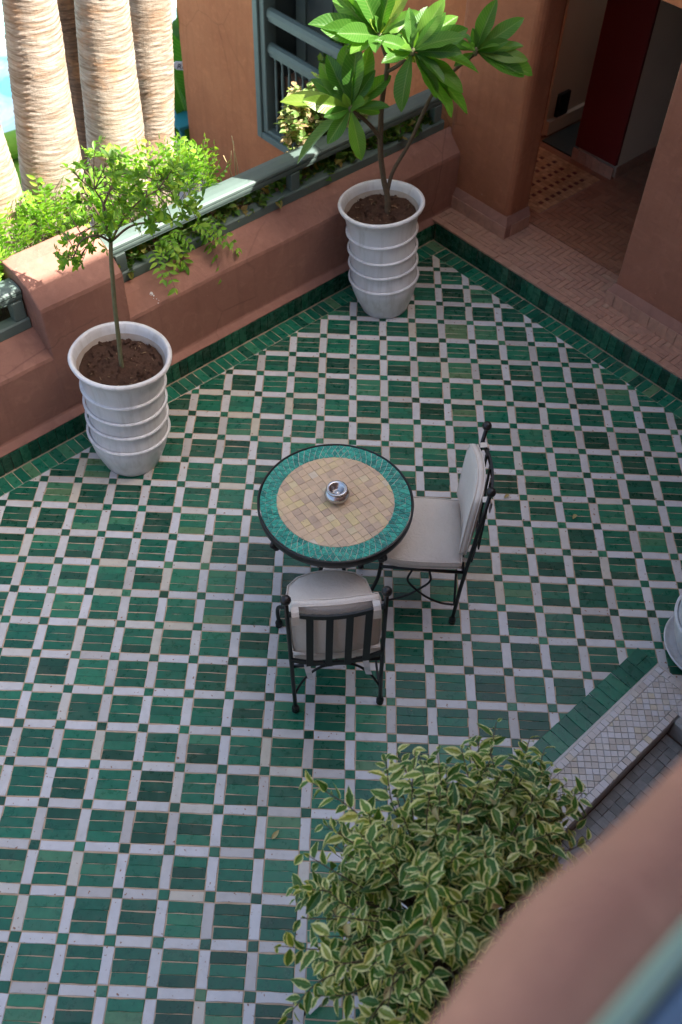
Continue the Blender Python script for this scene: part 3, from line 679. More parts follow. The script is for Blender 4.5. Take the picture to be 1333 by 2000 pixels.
slabw('door_jamb', -2.44, -2.315, EW + .34, EW + .42, WZ0 + .06, WZ1, M_rail)
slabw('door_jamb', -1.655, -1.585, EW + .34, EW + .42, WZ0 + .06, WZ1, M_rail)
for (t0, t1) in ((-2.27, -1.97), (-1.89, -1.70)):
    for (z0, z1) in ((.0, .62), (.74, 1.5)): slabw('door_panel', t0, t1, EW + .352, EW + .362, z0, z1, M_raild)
def hrail(z, h):
    b = MB()
    pf = [(-.028, -h), (-.028, -h * .45), (-.042, -h * .35), (-.042, h * .2), (-.03, h * .75), (0, h), (.03, h * .75), (.042, h * .2), (.042, -h * .35), (.028, -h * .45), (.028, -h)]
    b.extrude([(EW + .055 + d, z + q) for d, q in pf], WT0 + .087, WT1 - .082, RW, True); fixn(b.obj('handrail', M_rail, win))
hrail(.80, .055); hrail(.50, .055)
nb = 11
for i in range(nb):
    t = lerp(WT0 + .15, WT1 - .14, i / (nb - 1)); z0, z1 = WZ0 + .056, .444
    b = MB(); hh = z1 - z0
    b.lathe([(.017, 0), (.017, .05), (.010, .06), (.013, .075), (.010, .09), (.014, .16), (.016, .28), (.012, .33), (.017, .345), (.012, .36), (.016, .45), (.014, .58), (.010, .62), (.013, .635), (.010, .65), (.017, .66), (.017, hh)], RW(t, EW + .055, z0), n=10)
    b.obj('baluster', M_rail, win)

# ------------------------------------------------------------------ the house the picture is taken from: facade, balcony parapet
fac = empty('facing_house', LW(-1.5, -4.6, 0), 'pink house front opposite the parapet, whose shade covers the courtyard', 'house')
FH = 7.2
b = MB(); b.box(LW(-2.0, -6.7, FH / 2 - .3), U * 7.0, N * 2.0, Zv * (FH / 2 + .3)); b.obj('wall', M_facade, fac)
b = MB(); b.box(LW(-2.0, -6.5, FH + .06), U * 7.1, N * 2.2, Zv * .055, .02); b.obj('roof', M_facade, fac)
bal = empty('balcony_parapet', LW(-1.9, -4.35, 3.0), 'blurred pink balcony parapet close to the camera in the lower corner', 'balcony')
b = MB()
prof = [(-4.232, 2.62), (-4.232, 3.66), (-4.237, 3.74), (-4.247, 3.79), (-4.262, 3.82), (-4.285, 3.838), (-4.31, 3.845), (-4.63, 3.845), (-4.63, 2.62)]
b.extrude(prof, -5.3, 1.2, lambda s, d, z: LW(s, d + (.013 * math.exp(-((s + 4.73) / .075) ** 2) if d > -4.3 else 0), z), True, nseg=420, jit=.008, smooth=False); o = fixn(b.obj('parapet', M_facade, bal)); bevel(o, .03, 3, 15)
b = MB(); b.box(LW(-2.0, -4.45, 2.56), U * 3.2, N * .21, Zv * .055, .01); b.obj('floor_slab', M_facade, bal)
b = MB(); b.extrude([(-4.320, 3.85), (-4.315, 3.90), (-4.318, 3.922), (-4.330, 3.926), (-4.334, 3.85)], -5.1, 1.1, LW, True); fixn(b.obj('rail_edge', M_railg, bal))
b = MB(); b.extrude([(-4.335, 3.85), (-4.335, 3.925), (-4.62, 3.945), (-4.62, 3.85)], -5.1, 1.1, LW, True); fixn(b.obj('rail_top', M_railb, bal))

# ------------------------------------------------------------------ garden, pool and palms beyond the parapet
gz = -1.22
b = MB(); b.add([LW(-30, .55, gz - .02), LW(12, .55, gz - .02), LW(12, 40, gz - .02), LW(-30, 40, gz - .02)], [(0, 1, 2, 3)]); o = b.obj('pool_deck', M_deck); o['kind'] = 'structure'; deck = o
b = MB(); b.add([LW(-30, -14, gz - 1.4), LW(25, -14, gz - 1.4), LW(25, 45, gz - 1.4), LW(-30, 45, gz - 1.4)], [(0, 1, 2, 3)]); o = b.obj('ground', M_conc); o['kind'] = 'structure'
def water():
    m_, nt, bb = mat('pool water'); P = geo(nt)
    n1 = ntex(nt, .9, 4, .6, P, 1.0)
    nt.links.new(ramp(nt, n1, [(.42, (.30, .80, .80)), (.56, (.80, .93, .92))]).outputs[0], bb.inputs['Base Color'])  # pale patches are reflections and caustics put into the water colour
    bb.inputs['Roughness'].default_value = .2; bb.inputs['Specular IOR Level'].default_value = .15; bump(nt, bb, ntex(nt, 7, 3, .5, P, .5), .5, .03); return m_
E1, E2 = Vector((-2.54, 7.39, 0)), Vector((-1.01, 8.62, 0)); pd = (E2 - E1).normalized(); pn = Vector((-pd.y, pd.x, 0))
def PW(a, c, z): return E1 + pd * a + pn * c + Zv * z
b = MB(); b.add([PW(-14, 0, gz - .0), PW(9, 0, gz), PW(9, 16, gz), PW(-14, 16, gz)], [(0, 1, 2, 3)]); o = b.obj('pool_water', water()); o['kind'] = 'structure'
CTL = []
for i in range(-10, 26):
    for k_ in range(3):
        a0, c0 = i * .16, -.16 * (k_ + 1)
        CTL.append(tile_geo([(a0 + .003, c0 + .003), (a0 + .157, c0 + .003), (a0 + .157, c0 + .157), (a0 + .003, c0 + .157)], E1 + Zv * (gz + .03), pd, pn, Zv, R.random(), h=.04))
lay_tiles('coping_tile', CTL, M_beige, deck)

# planter soil and palms
b = MB(); nx_, ny_ = 60, 8; vs = []
for i in range(nx_ + 1):
    for k_ in range(ny_ + 1):
        s_, d_ = lerp(-7.4, .2, i / nx_), lerp(.217, .558, k_ / ny_)
        vs.append(LW(s_, d_, .70 + .05 * noise.noise(Vector((s_ * 3, d_ * 3, 0))) ))
b.add(vs, [(i * (ny_ + 1) + k_, (i + 1) * (ny_ + 1) + k_, (i + 1) * (ny_ + 1) + k_ + 1, i * (ny_ + 1) + k_ + 1) for i in range(nx_) for k_ in range(ny_)], True)
bed = b.obj('planting_bed', M_soilg); bed['kind'] = 'structure'
PLAB = ['pale ringed palm trunk at the photo edge with shade down its right side', 'broad pale ringed palm trunk leaning left, second from the photo edge', 'thick ringed palm trunk in the middle of the clump with dark left edge', 'pale straight palm trunk nearest the orange wall', 'thin dark brown palm trunk squeezed behind the two thickest trunks']
def frond_mesh():
    b = MB()
    for k_ in range(16):
        a = lerp(-1.25, 1.25, k_ / 15); L_ = .75 * math.cos(a * .55)
        d = Vector((math.sin(a), math.cos(a), -.1)); p = Vector((math.cos(a), -math.sin(a), 0)) * .022
        b.add([p * .3, d * L_ * .5 + p + Zv * .02, d * L_ - Zv * .18, d * L_ * .5 - p + Zv * .02, -p * .3], [(0, 1, 2, 3, 4)])
    return b
FROND = frond_mesh().mesh('frond', M_lpalm, 0.3)
for (lo, hi, ra, rb), lab, mt in zip(PALMS, PLAB, (M_palm, M_palm, M_palm, M_palm, M_palmd)):
    lo, hi = Vector(lo), Vector(hi); ax = (hi - lo); zl = hi.z - lo.z
    def axis(z):
        q = (z - lo.z) / zl; q2 = q if q < 1 else 1 + (q - 1) * .6
        return Vector((lo.x + ax.x * q2, lo.y + ax.y * q2, z))
    t = empty('palm_tree', axis(gz - .02), lab, 'palm', 'clump of palm trunks beside the pool')
    nseg, z, vs, rows = 56, gz - .02, [], 0
    seed = R.uniform(0, 50); zr = 0; ring = 0; zs = []
    top = 7.2
    while z < top:
        stepz = .0085 if .2 < z < 3.2 else .05
        q = (z - lo.z) / zl; rad = ra + (rb - ra) * min(1.0, max(-.6, q)) if q < 1 else rb * (1 - .03 * (q - 1))
        c = axis(z)
        for k_ in range(nseg):
            a = 2 * math.pi * k_ / nseg; dv = Vector((math.cos(a), math.sin(a), 0))
            wv = .045 * noise.noise(Vector((dv.x * 1.0, dv.y * 1.0, z * .8 + seed))) + .012 * noise.noise(Vector((dv.x * 5, dv.y * 5, z * 5 + seed)))
            ph = (z + wv) / .031; fr_ = ph - math.floor(ph); am = max(.1, .75 + 1.1 * noise.noise(Vector((dv.x * 1.5, dv.y * 1.5, z * 1.6 + seed * 2)))) * .6 + .9 * abs(noise.noise(Vector((math.floor(ph) * .77, dv.x * .9, dv.y * .9 + seed))))
            saw = (fr_ ** 2.2) * .0085 * am
            vs.append(c + dv * (rad - .006 + saw + .012 * noise.noise(Vector((dv.x, dv.y, z * 2.2 + seed)))))
        rows += 1; z += stepz
    b = MB(); b.add(vs, [(i * nseg + k_, i * nseg + (k_ + 1) % nseg, (i + 1) * nseg + (k_ + 1) % nseg, (i + 1) * nseg + k_) for i in range(rows - 1) for k_ in range(nseg)], True)
    b.obj('trunk', mt, t)
    cb = MB(); tc = axis(top)
    for k_ in range(26):
        a = k_ * 2.4; el = lerp(.9, -.5, k_ / 25); L_ = R.uniform(.55, .8)
        d = Vector((math.cos(a) * math.cos(el), math.sin(a) * math.cos(el), math.sin(el)))
        e_ = tc + d * L_; cb.tube([tc - Zv * .1, tc + d * L_ * .6 + Zv * .05, e_], [.02, .014, .008], 5)
        X_ = d.cross(Zv).normalized(); mtx = Matrix((X_, d, X_.cross(d))).transposed()
        fm = frond_mesh(); cb.add([e_ + mtx @ Vector(p) for p in fm.v], fm.f)
    cb.obj('crown', M_lpalm, t, [R.random()] * len(cb.f))

# lounger with the green bolster at the pool edge
lg = empty('sun_lounger', PW(-.2, -.75, gz), 'lounger with lime green bolster glimpsed between the palm trunks', 'lounger')
b = MB(); c0, c1 = PW(-.55, -.62, gz + .42), PW(.75, -.62, gz + .42)
b.tube([c0 + (c1 - c0) * q for q in (0, .01, .03, .1, .5, .9, .97, .99, 1)], [.05, .09, .12, .13, .13, .13, .12, .09, .05], 20); b.obj('bolster', M_lime, lg)
b = MB(); b.box(PW(.1, -.86, gz + .24), pd * .62, pn * .32, Zv * .035, .02); b.obj('mattress', M_lime, lg)
b = MB(); b.box(PW(.1, -.9, gz + .175), pd * .66, pn * .36, Zv * .025, .004); b.obj('frame', M_bluep, lg)
for a, c in ((-.5, -.6), (.7, -.6), (-.5, -1.2), (.7, -1.2)):
    b = MB(); b.box(PW(a, c, gz + .07), pd * .025, pn * .025, Zv * .075); b.obj('leg', M_bluep, lg)
tb = empty('side_table', PW(1.55, -1.1, gz), 'teal side table standing on the pool deck behind the palm nearest the wall', 'table')
b = MB(); b.box(PW(1.55, -1.1, gz + .42), pd * .22, pn * .22, Zv * .02, .006); b.obj('top', M_tealp, tb)
for a, c in ((-.17, -.17), (.17, -.17), (-.17, .17), (.17, .17)):
    b = MB(); b.box(PW(1.55 + a, -1.1 + c, gz + .19), pd * .02, pn * .02, Zv * .205); b.obj('leg', M_tealp, tb)

# ------------------------------------------------------------------ leaves
def leaf_mesh(name, material, L_, W_, shape, fold=.12, curl=.12, nx=4, ny=7, wave=0):
    vs, fs, uvs = [], [], []
    for iy_ in range(ny + 1):
        v_ = iy_ / ny; w_ = shape(v_) * W_ / 2
        for ix in range(nx + 1):
            u_ = ix / nx * 2 - 1
            z = abs(u_) * w_ * fold * 2 - curl * L_ * v_ * v_ + wave * W_ * math.sin(v_ * 17 + u_) * abs(u_)
            vs.append((u_ * w_, v_ * L_, z)); uvs.append((ix / nx, v_))
    for iy_ in range(ny):
        for ix in range(nx): a = iy_ * (nx + 1) + ix; fs.append((a, a + 1, a + nx + 2, a + nx + 1))
    return dict(name=name, v=np.array(vs), f=fs, uv=uvs, mat=material)
def leaf_to_mesh(g):
    me = bpy.data.meshes.new(g['name']); me.from_pydata([tuple(p) for p in g['v']], [], g['f']); me.materials.append(g['mat'])
    ul = me.uv_layers.new(name='UVMap'); ul.data.foreach_set('uv', [c for f in g['f'] for i in f for c in g['uv'][i]])
    me.polygons.foreach_set('use_smooth', [True] * len(g['f'])); me.update(); return me
def orient(base, d, up, scale=1.0, roll=0):
    d = Vector(d).normalized(); x = d.cross(Vector(up))
    if x.length < 1e-3: x = d.orthogonal()
    x.normalize(); z = x.cross(d)
    m_ = Matrix((x, d, z)).transposed().to_4x4(); m_.translation = base
    return m_ @ Matrix.Rotation(roll, 4, 'Y') @ Matrix.Diagonal((*((scale,) * 3 if not hasattr(scale, '__len__') else scale), 1))
def scatter(parent, gs, mats, cap=0, part='leaf', stuff='foliage'):
    """gs: leaf shapes; mats: (matrix, shape index). The cap nearest in view are parts sharing mesh data, the rest one stuff part."""
    mats = sorted(mats, key=lambda q: (q[0].translation - CAM_C).length); ms = [None] * len(gs)
    rest = mats[cap:]
    for mx, gi in mats[:cap]:
        if ms[gi] is None: ms[gi] = leaf_to_mesh(gs[gi])
        o = bpy.data.objects.new(part, ms[gi]); link(o, parent); o.matrix_world = mx
    if rest:
        V_, F_, UV, RN = [], [], [], []; off = 0
        for mx, gi in rest:
            g = gs[gi]; A = np.array(mx); V_.append(g['v'] @ A[:3, :3].T + A[:3, 3])
            F_ += [tuple(off + i for i in f) for f in g['f']]; UV += [c for f in g['f'] for i in f for c in g['uv'][i]]
            off += len(g['v']); RN += [R.random()] * len(g['f'])
        me = bpy.data.meshes.new(stuff); me.from_pydata(np.concatenate(V_).tolist(), [], F_); me.materials.append(gs[0]['mat'])
        me.uv_layers.new(name='UVMap').data.foreach_set('uv', UV)
        me.attributes.new('rnd', 'FLOAT', 'FACE').data.foreach_set('value', RN)
        me.polygons.foreach_set('use_smooth', [True] * len(F_)); me.update()
        o = link(bpy.data.objects.new(stuff, me), parent); o['kind'] = 'stuff'
sh_obov = lambda v_: max(.06, (math.sin(math.pi * min(1, v_ ** 1.25)) ** .72)) if v_ < .995 else .03
sh_ell = lambda v_: max(.03, math.sin(math.pi * v_) ** .8)
sh_ovate = lambda v_: max(.02, math.sin(math.pi * v_ ** .75) ** .9)
sh_heart = lambda v_: max(.02, (math.sin(math.pi * (v_ * .86 + .14) ** .7)) ** .8)
def rdir(zlo=-1, zhi=1):
    z = R.uniform(zlo, zhi); a = R.uniform(0, 2 * math.pi); r_ = math.sqrt(max(0, 1 - z * z)); return Vector((r_ * math.cos(a), r_ * math.sin(a), z))

# ------------------------------------------------------------------ pots
POTP = [(.150, 0), (.168, .0), (.172, .012), (.19, .05), (.215, .12), (.235, .19), (.242, .24), (.244, .262)]
def pot(base, top, label, scale=1.0, saucer=False, soil=True):
    base = Vector(base); ax = (Vector(top) - base).normalized(); L_ = (Vector(top) - base).length
    t = empty('plant_pot', base, label, 'pot', 'white ribbed plant pots')
    b = MB(); k_ = L_ / .84
    prof = [(.02, .004), (.150, .004), (.168, .006), (.176, .03), (.196, .08), (.220, .15), (.236, .215), (.240, .255), (.231, .28), (.228, .36), (.229, .42), (.229, .50), (.230, .56), (.232, .62), (.238, .70), (.250, .765), (.268, .803), (.285, .818), (.290, .830), (.286, .842), (.272, .846), (.263, .838), (.254, .81), (.248, .785)]
    b.lathe([(r * scale, z * k_) for r, z in prof], base, ax, 64, wob=.03); b.obj('pot_body', M_pot, t)
    b = MB(); b.lathe([(r * scale, z * k_) for r, z in ((.2478, .786), (.238, .755), (.226, .70))], base, ax, 48, wob=.01); b.obj('pot_inside', M_potin, t)
    for zr, rr_ in ((.275, .241), (.395, .236), (.51, .236), (.64, .238)):
        b = MB(); b.lathe([((rr_ + .011 * math.cos(q)) * scale, (zr + .011 * math.sin(q)) * k_) for q in [-1.9 + i * .38 for i in range(11)]], base, ax, 64, wob=.012); b.obj('ring', M_pot, t)
    if soil:
        b = MB(); x_ = ax.orthogonal().normalized(); y_ = ax.cross(x_); vs = [base + ax * (.772 * k_)]; nr, na = 9, 40
        for i in range(1, nr + 1):
            for q in range(na):
                a = 2 * math.pi * q / na; rr_ = .2345 * scale * i / nr
                p = base + ax * (.752 * k_) + (x_ * math.cos(a) + y_ * math.sin(a)) * rr_
                vs.append(p + ax * (.020 * noise.noise(p * 14) + .012 * noise.noise(p * 40) + .018 * (1 - (i / nr) ** 2)))
        fs = [(0, 1 + q, 1 + (q + 1) % na) for q in range(na)] + [(1 + i * na + q, 1 + (i + 1) * na + q, 1 + (i + 1) * na + (q + 1) % na, 1 + i * na + (q + 1) % na) for i in range(nr - 1) for q in range(na)]
        b.add(vs, fs, True); b.obj('soil', M_soil, t)
        b = MB()
        for i in range(130):
            a = R.uniform(0, 6.28); rr_ = .22 * scale * math.sqrt(R.random()); p = base + ax * (.761 * k_) + (x_ * math.cos(a) + y_ * math.sin(a)) * rr_
            p += ax * (.018 * (1 - (rr_ / .236) ** 2)); s_ = R.uniform(.003, .011)
            b.box(p, rdir() * s_, rdir() * s_, rdir() * s_ * .6)
        o = b.obj('soil_crumbs', M_soil, t); o['kind'] = 'stuff'
        b = MB()
        for i in range(26):
            a = R.uniform(0, 6.28); rr_ = .21 * scale * math.sqrt(R.random()); p = base + ax * (.771 * k_ + .018 * (1 - (rr_ / .236) ** 2) - .004) + (x_ * math.cos(a) + y_ * math.sin(a)) * rr_
            d = rdir(-.15, .25) * R.uniform(.004, .014); b.tube([p - d, p + d], R.uniform(.0012, .0028), 5)
        o = b.obj('plant_litter', M_litter, t); o['kind'] = 'stuff'
    if saucer:
        b = MB(); b.lathe([(.02, .002), (.20, .002), (.232, .018), (.246, .045), (.240, .05), (.226, .03), (.20, .016), (.02, .014)], base - Zv * .0, Zv, 48); b.obj('saucer', M_pot, t)
    return t
pot((-.156, 1.847, 0), (-.108, 1.862, .84), 'white ribbed pot at the left, holding the small bushy tree')
pot((1.42, 3.45, 0), (1.348, 3.462, .84), 'white ribbed pot in the far corner, holding the large leaved tree')
pot((1.63, -1.36, 0), (1.63, -1.36, .80), 'white ribbed pot under the variegated shrub')
p3 = pot((3.185, .60, .012), (3.185, .60, .83), 'white ribbed pot on a saucer, cut off by the right edge', saucer=True)
# dry leaves on the soil of the left pot
for (px_, py_, lab, s_) in ((-.055, 1.705, 'curled pale dry leaf on the soil just left of the slender stem', 1.2), (.03, 1.72, 'curled yellow dry leaf on the soil right of the slender stem', 1.3), (-.005, 1.685, 'brown dry leaf on the soil near the front rim of the left pot', 1.1), (.01, 1.985, 'small pinkish dry leaf on the soil behind the slender stem', 1.0)):
    b = MB(); c = Vector((px_, py_, .672 + .016)); d = rdir(-.1, .1) * .022 * s_; x_ = d.cross(Zv).normalized() * .012 * s_
    b.add([c - d, c + x_ + Zv * .008, c + d + Zv * .004, c - x_ + Zv * .006], [(0, 1, 2), (0, 2, 3)]); o = b.obj('dry_leaf', M_lfall)
    tag(o, lab, 'leaf', 'dry leaves on the pot soil')

# ------------------------------------------------------------------ frangipani
fg = empty('frangipani_tree', Vector(FSTEM[0][0]) - Zv * .1, 'tree with long paddle leaves and bare forked stems in the far pot', 'tree')
rads = [(.021, .013), (.014, .010), (.013, .010), (.012, .010)]
for pts, (ra, rb) in zip(FSTEM, rads):
    pts = [Vector(p) for p in pts]
    if pts[0].z < .9 and len(pts) > 8: pts = [pts[0] - Zv * .12] + pts
    c = curve(pts, 5); b = MB(); n_ = len(c)
    b.tube(c, [lerp(ra, rb, i / (n_ - 1)) * (1 + .10 * noise.noise(Vector((i * .9, ra * 300, 0)))) for i in range(n_)], 10); b.obj('branch' if pts[0].z > .9 else 'trunk', M_bark, fg)
for kx, (cpt, tips) in FRANGI.items():
    c = Vector(cpt)
    b = MB(); b.ball(c, .017, 10, 1.6); b.obj('shoot', M_barkg, fg)
    Ls = [(Vector(q) - c).length for q in tips]; tips = list(tips)
    for i in range(6): tips.append(list(c + rdir(-.25, .7) * R.uniform(.6, .95) * (sum(Ls) / len(Ls))))
    for i in range(4):                                # young upright leaves in the middle
        tips = tips + [list(c + rdir(.5, 1) * .12)]
    for i, tp in enumerate(tips):
        d = Vector(tp) - c; L_ = d.length
        g = leaf_mesh('leaf', M_lfran, L_, min(.135, max(.05, L_ * R.uniform(.31, .40))), sh_obov, R.uniform(.10, .32), R.uniform(.02, .30), 8, 14, R.uniform(.01, .06))
        # droop is put in the shape, so aim the base a little higher
        up = Zv * .55 + (CAM_C - c).normalized() * .55 + rdir() * .3
        o = link(bpy.data.objects.new('leaf', leaf_to_mesh(g)), fg); o.matrix_world = orient(c + d.normalized() * .012, d + Zv * L_ * .05, up, 1, R.uniform(-.45, .45))

# small standard tree in the left pot
tr = empty('small_tree', Vector(TSTEM[0]) - Zv * .05, 'slender small tree with a loose airy crown of short leaves in the left pot', 'tree')
c = curve([Vector(TSTEM[0]) - Zv * .14] + [Vector(p) for p in TSTEM], 5); b = MB(); b.tube(c, [lerp(.0135, .0105, i / (len(c) - 1)) * (1 + .12 * noise.noise(Vector((i * .8, 7, 0)))) for i in range(len(c))], 10); b.obj('trunk', M_barkg, tr)
nodes = []
for br in TBR:
    cc = curve([Vector(p) for p in br], 5); b = MB(); b.tube(cc, [lerp(.007, .0035, i / (len(cc) - 1)) for i in range(len(cc))], 7); b.obj('branch', M_bark, tr); nodes += cc
tw = MB(); lv = []
G_tree = [leaf_mesh('leaf', M_ltree, .052, .021, sh_obov, .2, .1, 4, 5), leaf_mesh('leaf', M_ltree, .042, .019, sh_obov, .25, .2, 4, 5), leaf_mesh('leaf', M_ltree, .062, .024, sh_obov, .15, .15, 4, 5)]
for wpt in TWHORL:
    wv = Vector(wpt); nearest = min(nodes, key=lambda q: (q - wv).length); mid = (wv + nearest) / 2 + rdir() * .02 + Zv * .015
    cc = curve([nearest, mid, wv], 4); tw.tube(cc, [lerp(.0032, .0018, i / (len(cc) - 1)) for i in range(len(cc))], 5)
    d0 = (wv - mid).normalized(); d0 = (d0 + Zv * .7).normalized()
    spots = [(wv, d0)] + [(wv + rdir() * R.uniform(.03, .075), (d0 + rdir() * .6).normalized()) for _ in range(2)]
    for (p, dd) in spots:
        if p is not wv: tw.tube([mid, p], [.0018, .0013], 4)
        for k_ in range(R.randint(6, 8)):
            a = R.uniform(0, 6.28); side = dd.orthogonal().normalized(); side = Matrix.Rotation(a, 3, dd) @ side
            lv.append((orient(p - dd * R.uniform(0, .02), dd * R.uniform(.3, 1) + side, dd, R.uniform(.6, 1.0)), R.randrange(3)))
tw.obj('twigs', M_bark, tr)['kind'] = 'stuff'
scatter(tr, G_tree, lv, 300)

# variegated shrub near the camera
fic = empty('variegated_shrub', (1.63, -1.36, .7), 'bushy shrub with cream edged green leaves in the nearest pot', 'shrub')
FC = Vector((1.59, -1.24, 1.09)); FR = Vector((.47, .50, .56))
G_fic = [leaf_mesh('leaf', M_lfic, .078, .036, sh_ovate, .22, .18, 6, 7, .02), leaf_mesh('leaf', M_lfic, .050, .027, sh_ovate, .3, .28, 6, 7, .03), leaf_mesh('leaf', M_lfic, .070, .034, sh_ovate, .15, .1, 6, 7, .02)]
lv = []; stems = MB(); br_o = Vector((1.63, -1.36, .58))
b = MB()
for i in range(5):
    a = i * 1.26; e_ = FC + Vector((math.cos(a) * .14, math.sin(a) * .16, -.12)); b.tube(curve([br_o + Vector((math.cos(a) * .04, math.sin(a) * .04, 0)), lerp(br_o, e_, .5) + rdir() * .03, e_], 5), .009, 7)
b.obj('trunk', M_bark, fic)
def shoot(tip, root, nl, sc=1.0):
    mid = lerp(root, tip, .55) + rdir() * .05 + Zv * .03; cc = curve([root, mid, tip], 8)
    stems.tube(cc, [lerp(.004, .0014, i / (len(cc) - 1)) for i in range(len(cc))], 5)
    for k_ in range(nl):
        q = 1 - (k_ / nl) * .62; idx = q * (len(cc) - 1); i0 = min(int(idx), len(cc) - 2); p = lerp(cc[i0], cc[i0 + 1], idx - i0); dd = (cc[i0 + 1] - cc[i0]).normalized()
        side = Matrix.Rotation(k_ * 2.2 + R.uniform(-.4, .4), 3, dd) @ dd.orthogonal().normalized()
        ld = dd * R.uniform(.2, .9) + side + Vector((0, 0, R.uniform(-.55, .15)))
        lv.append((orient(p + side * .004, ld, Zv * .9 + dd * .3 + rdir() * .55, sc * R.uniform(.6, 1.2) * (.7 if k_ < 2 else 1)), R.randrange(3)))
for i in range(280):
    d = rdir(-.62, 1.0); lump = 1 + .34 * noise.noise(d * 2.4 + Vector((3, 1, 4)))
    tip = FC + Vector((d.x * FR.x, d.y * FR.y, d.z * FR.z)) * lump * (R.uniform(.86, 1.06) if i < 150 else R.uniform(.55, .82))
    root = FC + Vector((d.x * FR.x, d.y * FR.y, d.z * FR.z)) * R.uniform(.1, .35) - Zv * .08
    shoot(tip, root, R.randint(11, 15))
for i in range(70):
    d = rdir(-.6, 1.0); c2 = Vector((1.79, -.86, 1.17)); tip = c2 + Vector((d.x * .29, d.y * .30, d.z * .30)) * (R.uniform(.8, 1.08) if i < 50 else R.uniform(.4, .8))
    shoot(tip, lerp(FC, c2, R.uniform(.3, .8)) - Zv * .12, R.randint(10, 14))
for tip in (Vector((1.50, -.80, 1.40)), Vector((1.88, -.66, 1.34)), Vector((1.36, -.78, 1.38)), Vector((1.10, -.86, 1.35)), Vector((1.02, -1.34, 1.12)), Vector((2.06, -.84, 1.32)), Vector((1.06, -1.5, .9)), Vector((1.16, -1.62, .82)), Vector((1.62, -.74, 1.42))):
    shoot(tip, FC + (tip - FC) * .35, 16)
for i in range(26):
    d = rdir(-.3, 1); p0 = FC + Vector((d.x * FR.x, d.y * FR.y, d.z * FR.z)) * R.uniform(.3, .6); p1 = FC + Vector((d.x * FR.x, d.y * FR.y, d.z * FR.z)) * R.uniform(.9, 1.08)
    stems.tube(curve([p0, lerp(p0, p1, .5) + rdir() * .04, p1], 4), [.003 - .00016 * q for q in range(9)], 5)
stems.obj('stems', M_bark, fic)
dl = []
for i in range(26):
    d = rdir(-.2, 1); p = FC + Vector((d.x * FR.x, d.y * FR.y, d.z * FR.z)) * R.uniform(.75, 1.0); dl.append((orient(p, rdir(-.8, .1), Zv + rdir(), R.uniform(.7, 1.0)), 0))
scatter(fic, [leaf_mesh('dead_leaf', M_lfall, .06, .028, sh_ovate, .5, .4, 4, 5, .08)], dl, 26, 'dead_leaf')
scatter(fic, G_fic, lv, 300)

# ------------------------------------------------------------------ planting along the parapet
def bush(name, label, cat, gs, centres, n, cap, stemmat, spread, root_z=None, group=None, droop=.2, pinn=0):
    t = empty(name, Vector(centres[0][0]) - Zv * .15, label, cat, group); lv = []; sm = MB()
    for (c, rr_) in centres:
        c = Vector(c); root = Vector((c.x, c.y, (root_z if root_z is not None else c.z - rr_ * .9)))
        for i in range(max(1, int(n / len(centres)))):
            d = rdir(-.35, 1); tip = c + Vector((d.x, d.y, d.z * .8)) * rr_ * R.uniform(.55, 1.1)
            rt = root + rdir() * rr_ * .25
            cc = curve([rt, lerp(rt, tip, .55) + rdir() * rr_ * .15, tip - Zv * droop * rr_], 4); sm.tube(cc, [lerp(.0028, .001, q / (len(cc) - 1)) for q in range(len(cc))], 4)
            for k_ in range(spread):
                q = 1 - k_ / spread * .6; idx = q * (len(cc) - 1); i0 = min(int(idx), len(cc) - 2); p = lerp(cc[i0], cc[i0 + 1], idx - i0); dd = (cc[i0 + 1] - cc[i0]).normalized()
                if pinn:
                    sd = dd.cross(Zv); sd = sd.normalized() if sd.length > .01 else dd.orthogonal()
                    side = sd * (1 if k_ % 2 else -1); up = sd.cross(dd); up = up if up.z > 0 else -up
                else:
                    side = Matrix.Rotation(R.uniform(0, 6.28), 3, dd) @ dd.orthogonal().normalized(); up = Zv + rdir() * .4
                lv.append((orient(p, dd * R.uniform(.4, .8) + side, up, R.uniform(.7, 1.15)), R.randrange(len(gs))))
    sm.obj('stems', stemmat, t); scatter(t, gs, lv, cap); return t
G_fern = [leaf_mesh('leaf', M_lfern, .058, .024, sh_ovate, .15, .15, 4, 5), leaf_mesh('leaf', M_lfern, .046, .021, sh_ovate, .2, .2, 4, 5)]
G_ivy = [leaf_mesh('leaf', M_livy, .06, .05, sh_heart, .15, .2, 4, 5, .05), leaf_mesh('leaf', M_livy, .045, .038, sh_heart, .2, .1, 4, 5, .05)]
G_pale = [leaf_mesh('leaf', M_lpale, .06, .048, sh_heart, .2, .25, 4, 5, .06), leaf_mesh('leaf', M_lpale, .045, .035, sh_heart, .25, .2, 4, 5, .05)]
bush('leafy_shrub', 'sunlit yellow green shrub spilling over the railing left of the pier', 'shrub', G_fern, [(LW(-3.5, .42, 1.0), .26), (LW(-3.25, .62, 1.05), .26), (LW(-3.75, .45, .95), .25), (LW(-3.05, .7, 1.12), .24), (LW(-3.3, .5, 1.1), .15)], 150, 0, M_barkg, 11, .72, pinn=1)
bush('leafy_shrub', 'sunlit yellow green shrub at the feet of the palms behind the small tree', 'shrub', G_fern, [(LW(-2.5, .62, 1.08), .26), (LW(-2.2, .6, 1.15), .28), (LW(-1.98, .58, 1.2), .25), (LW(-1.78, .55, 1.12), .2), (LW(-2.75, .75, 1.1), .22)], 165, 0, M_barkg, 11, .72, pinn=1)
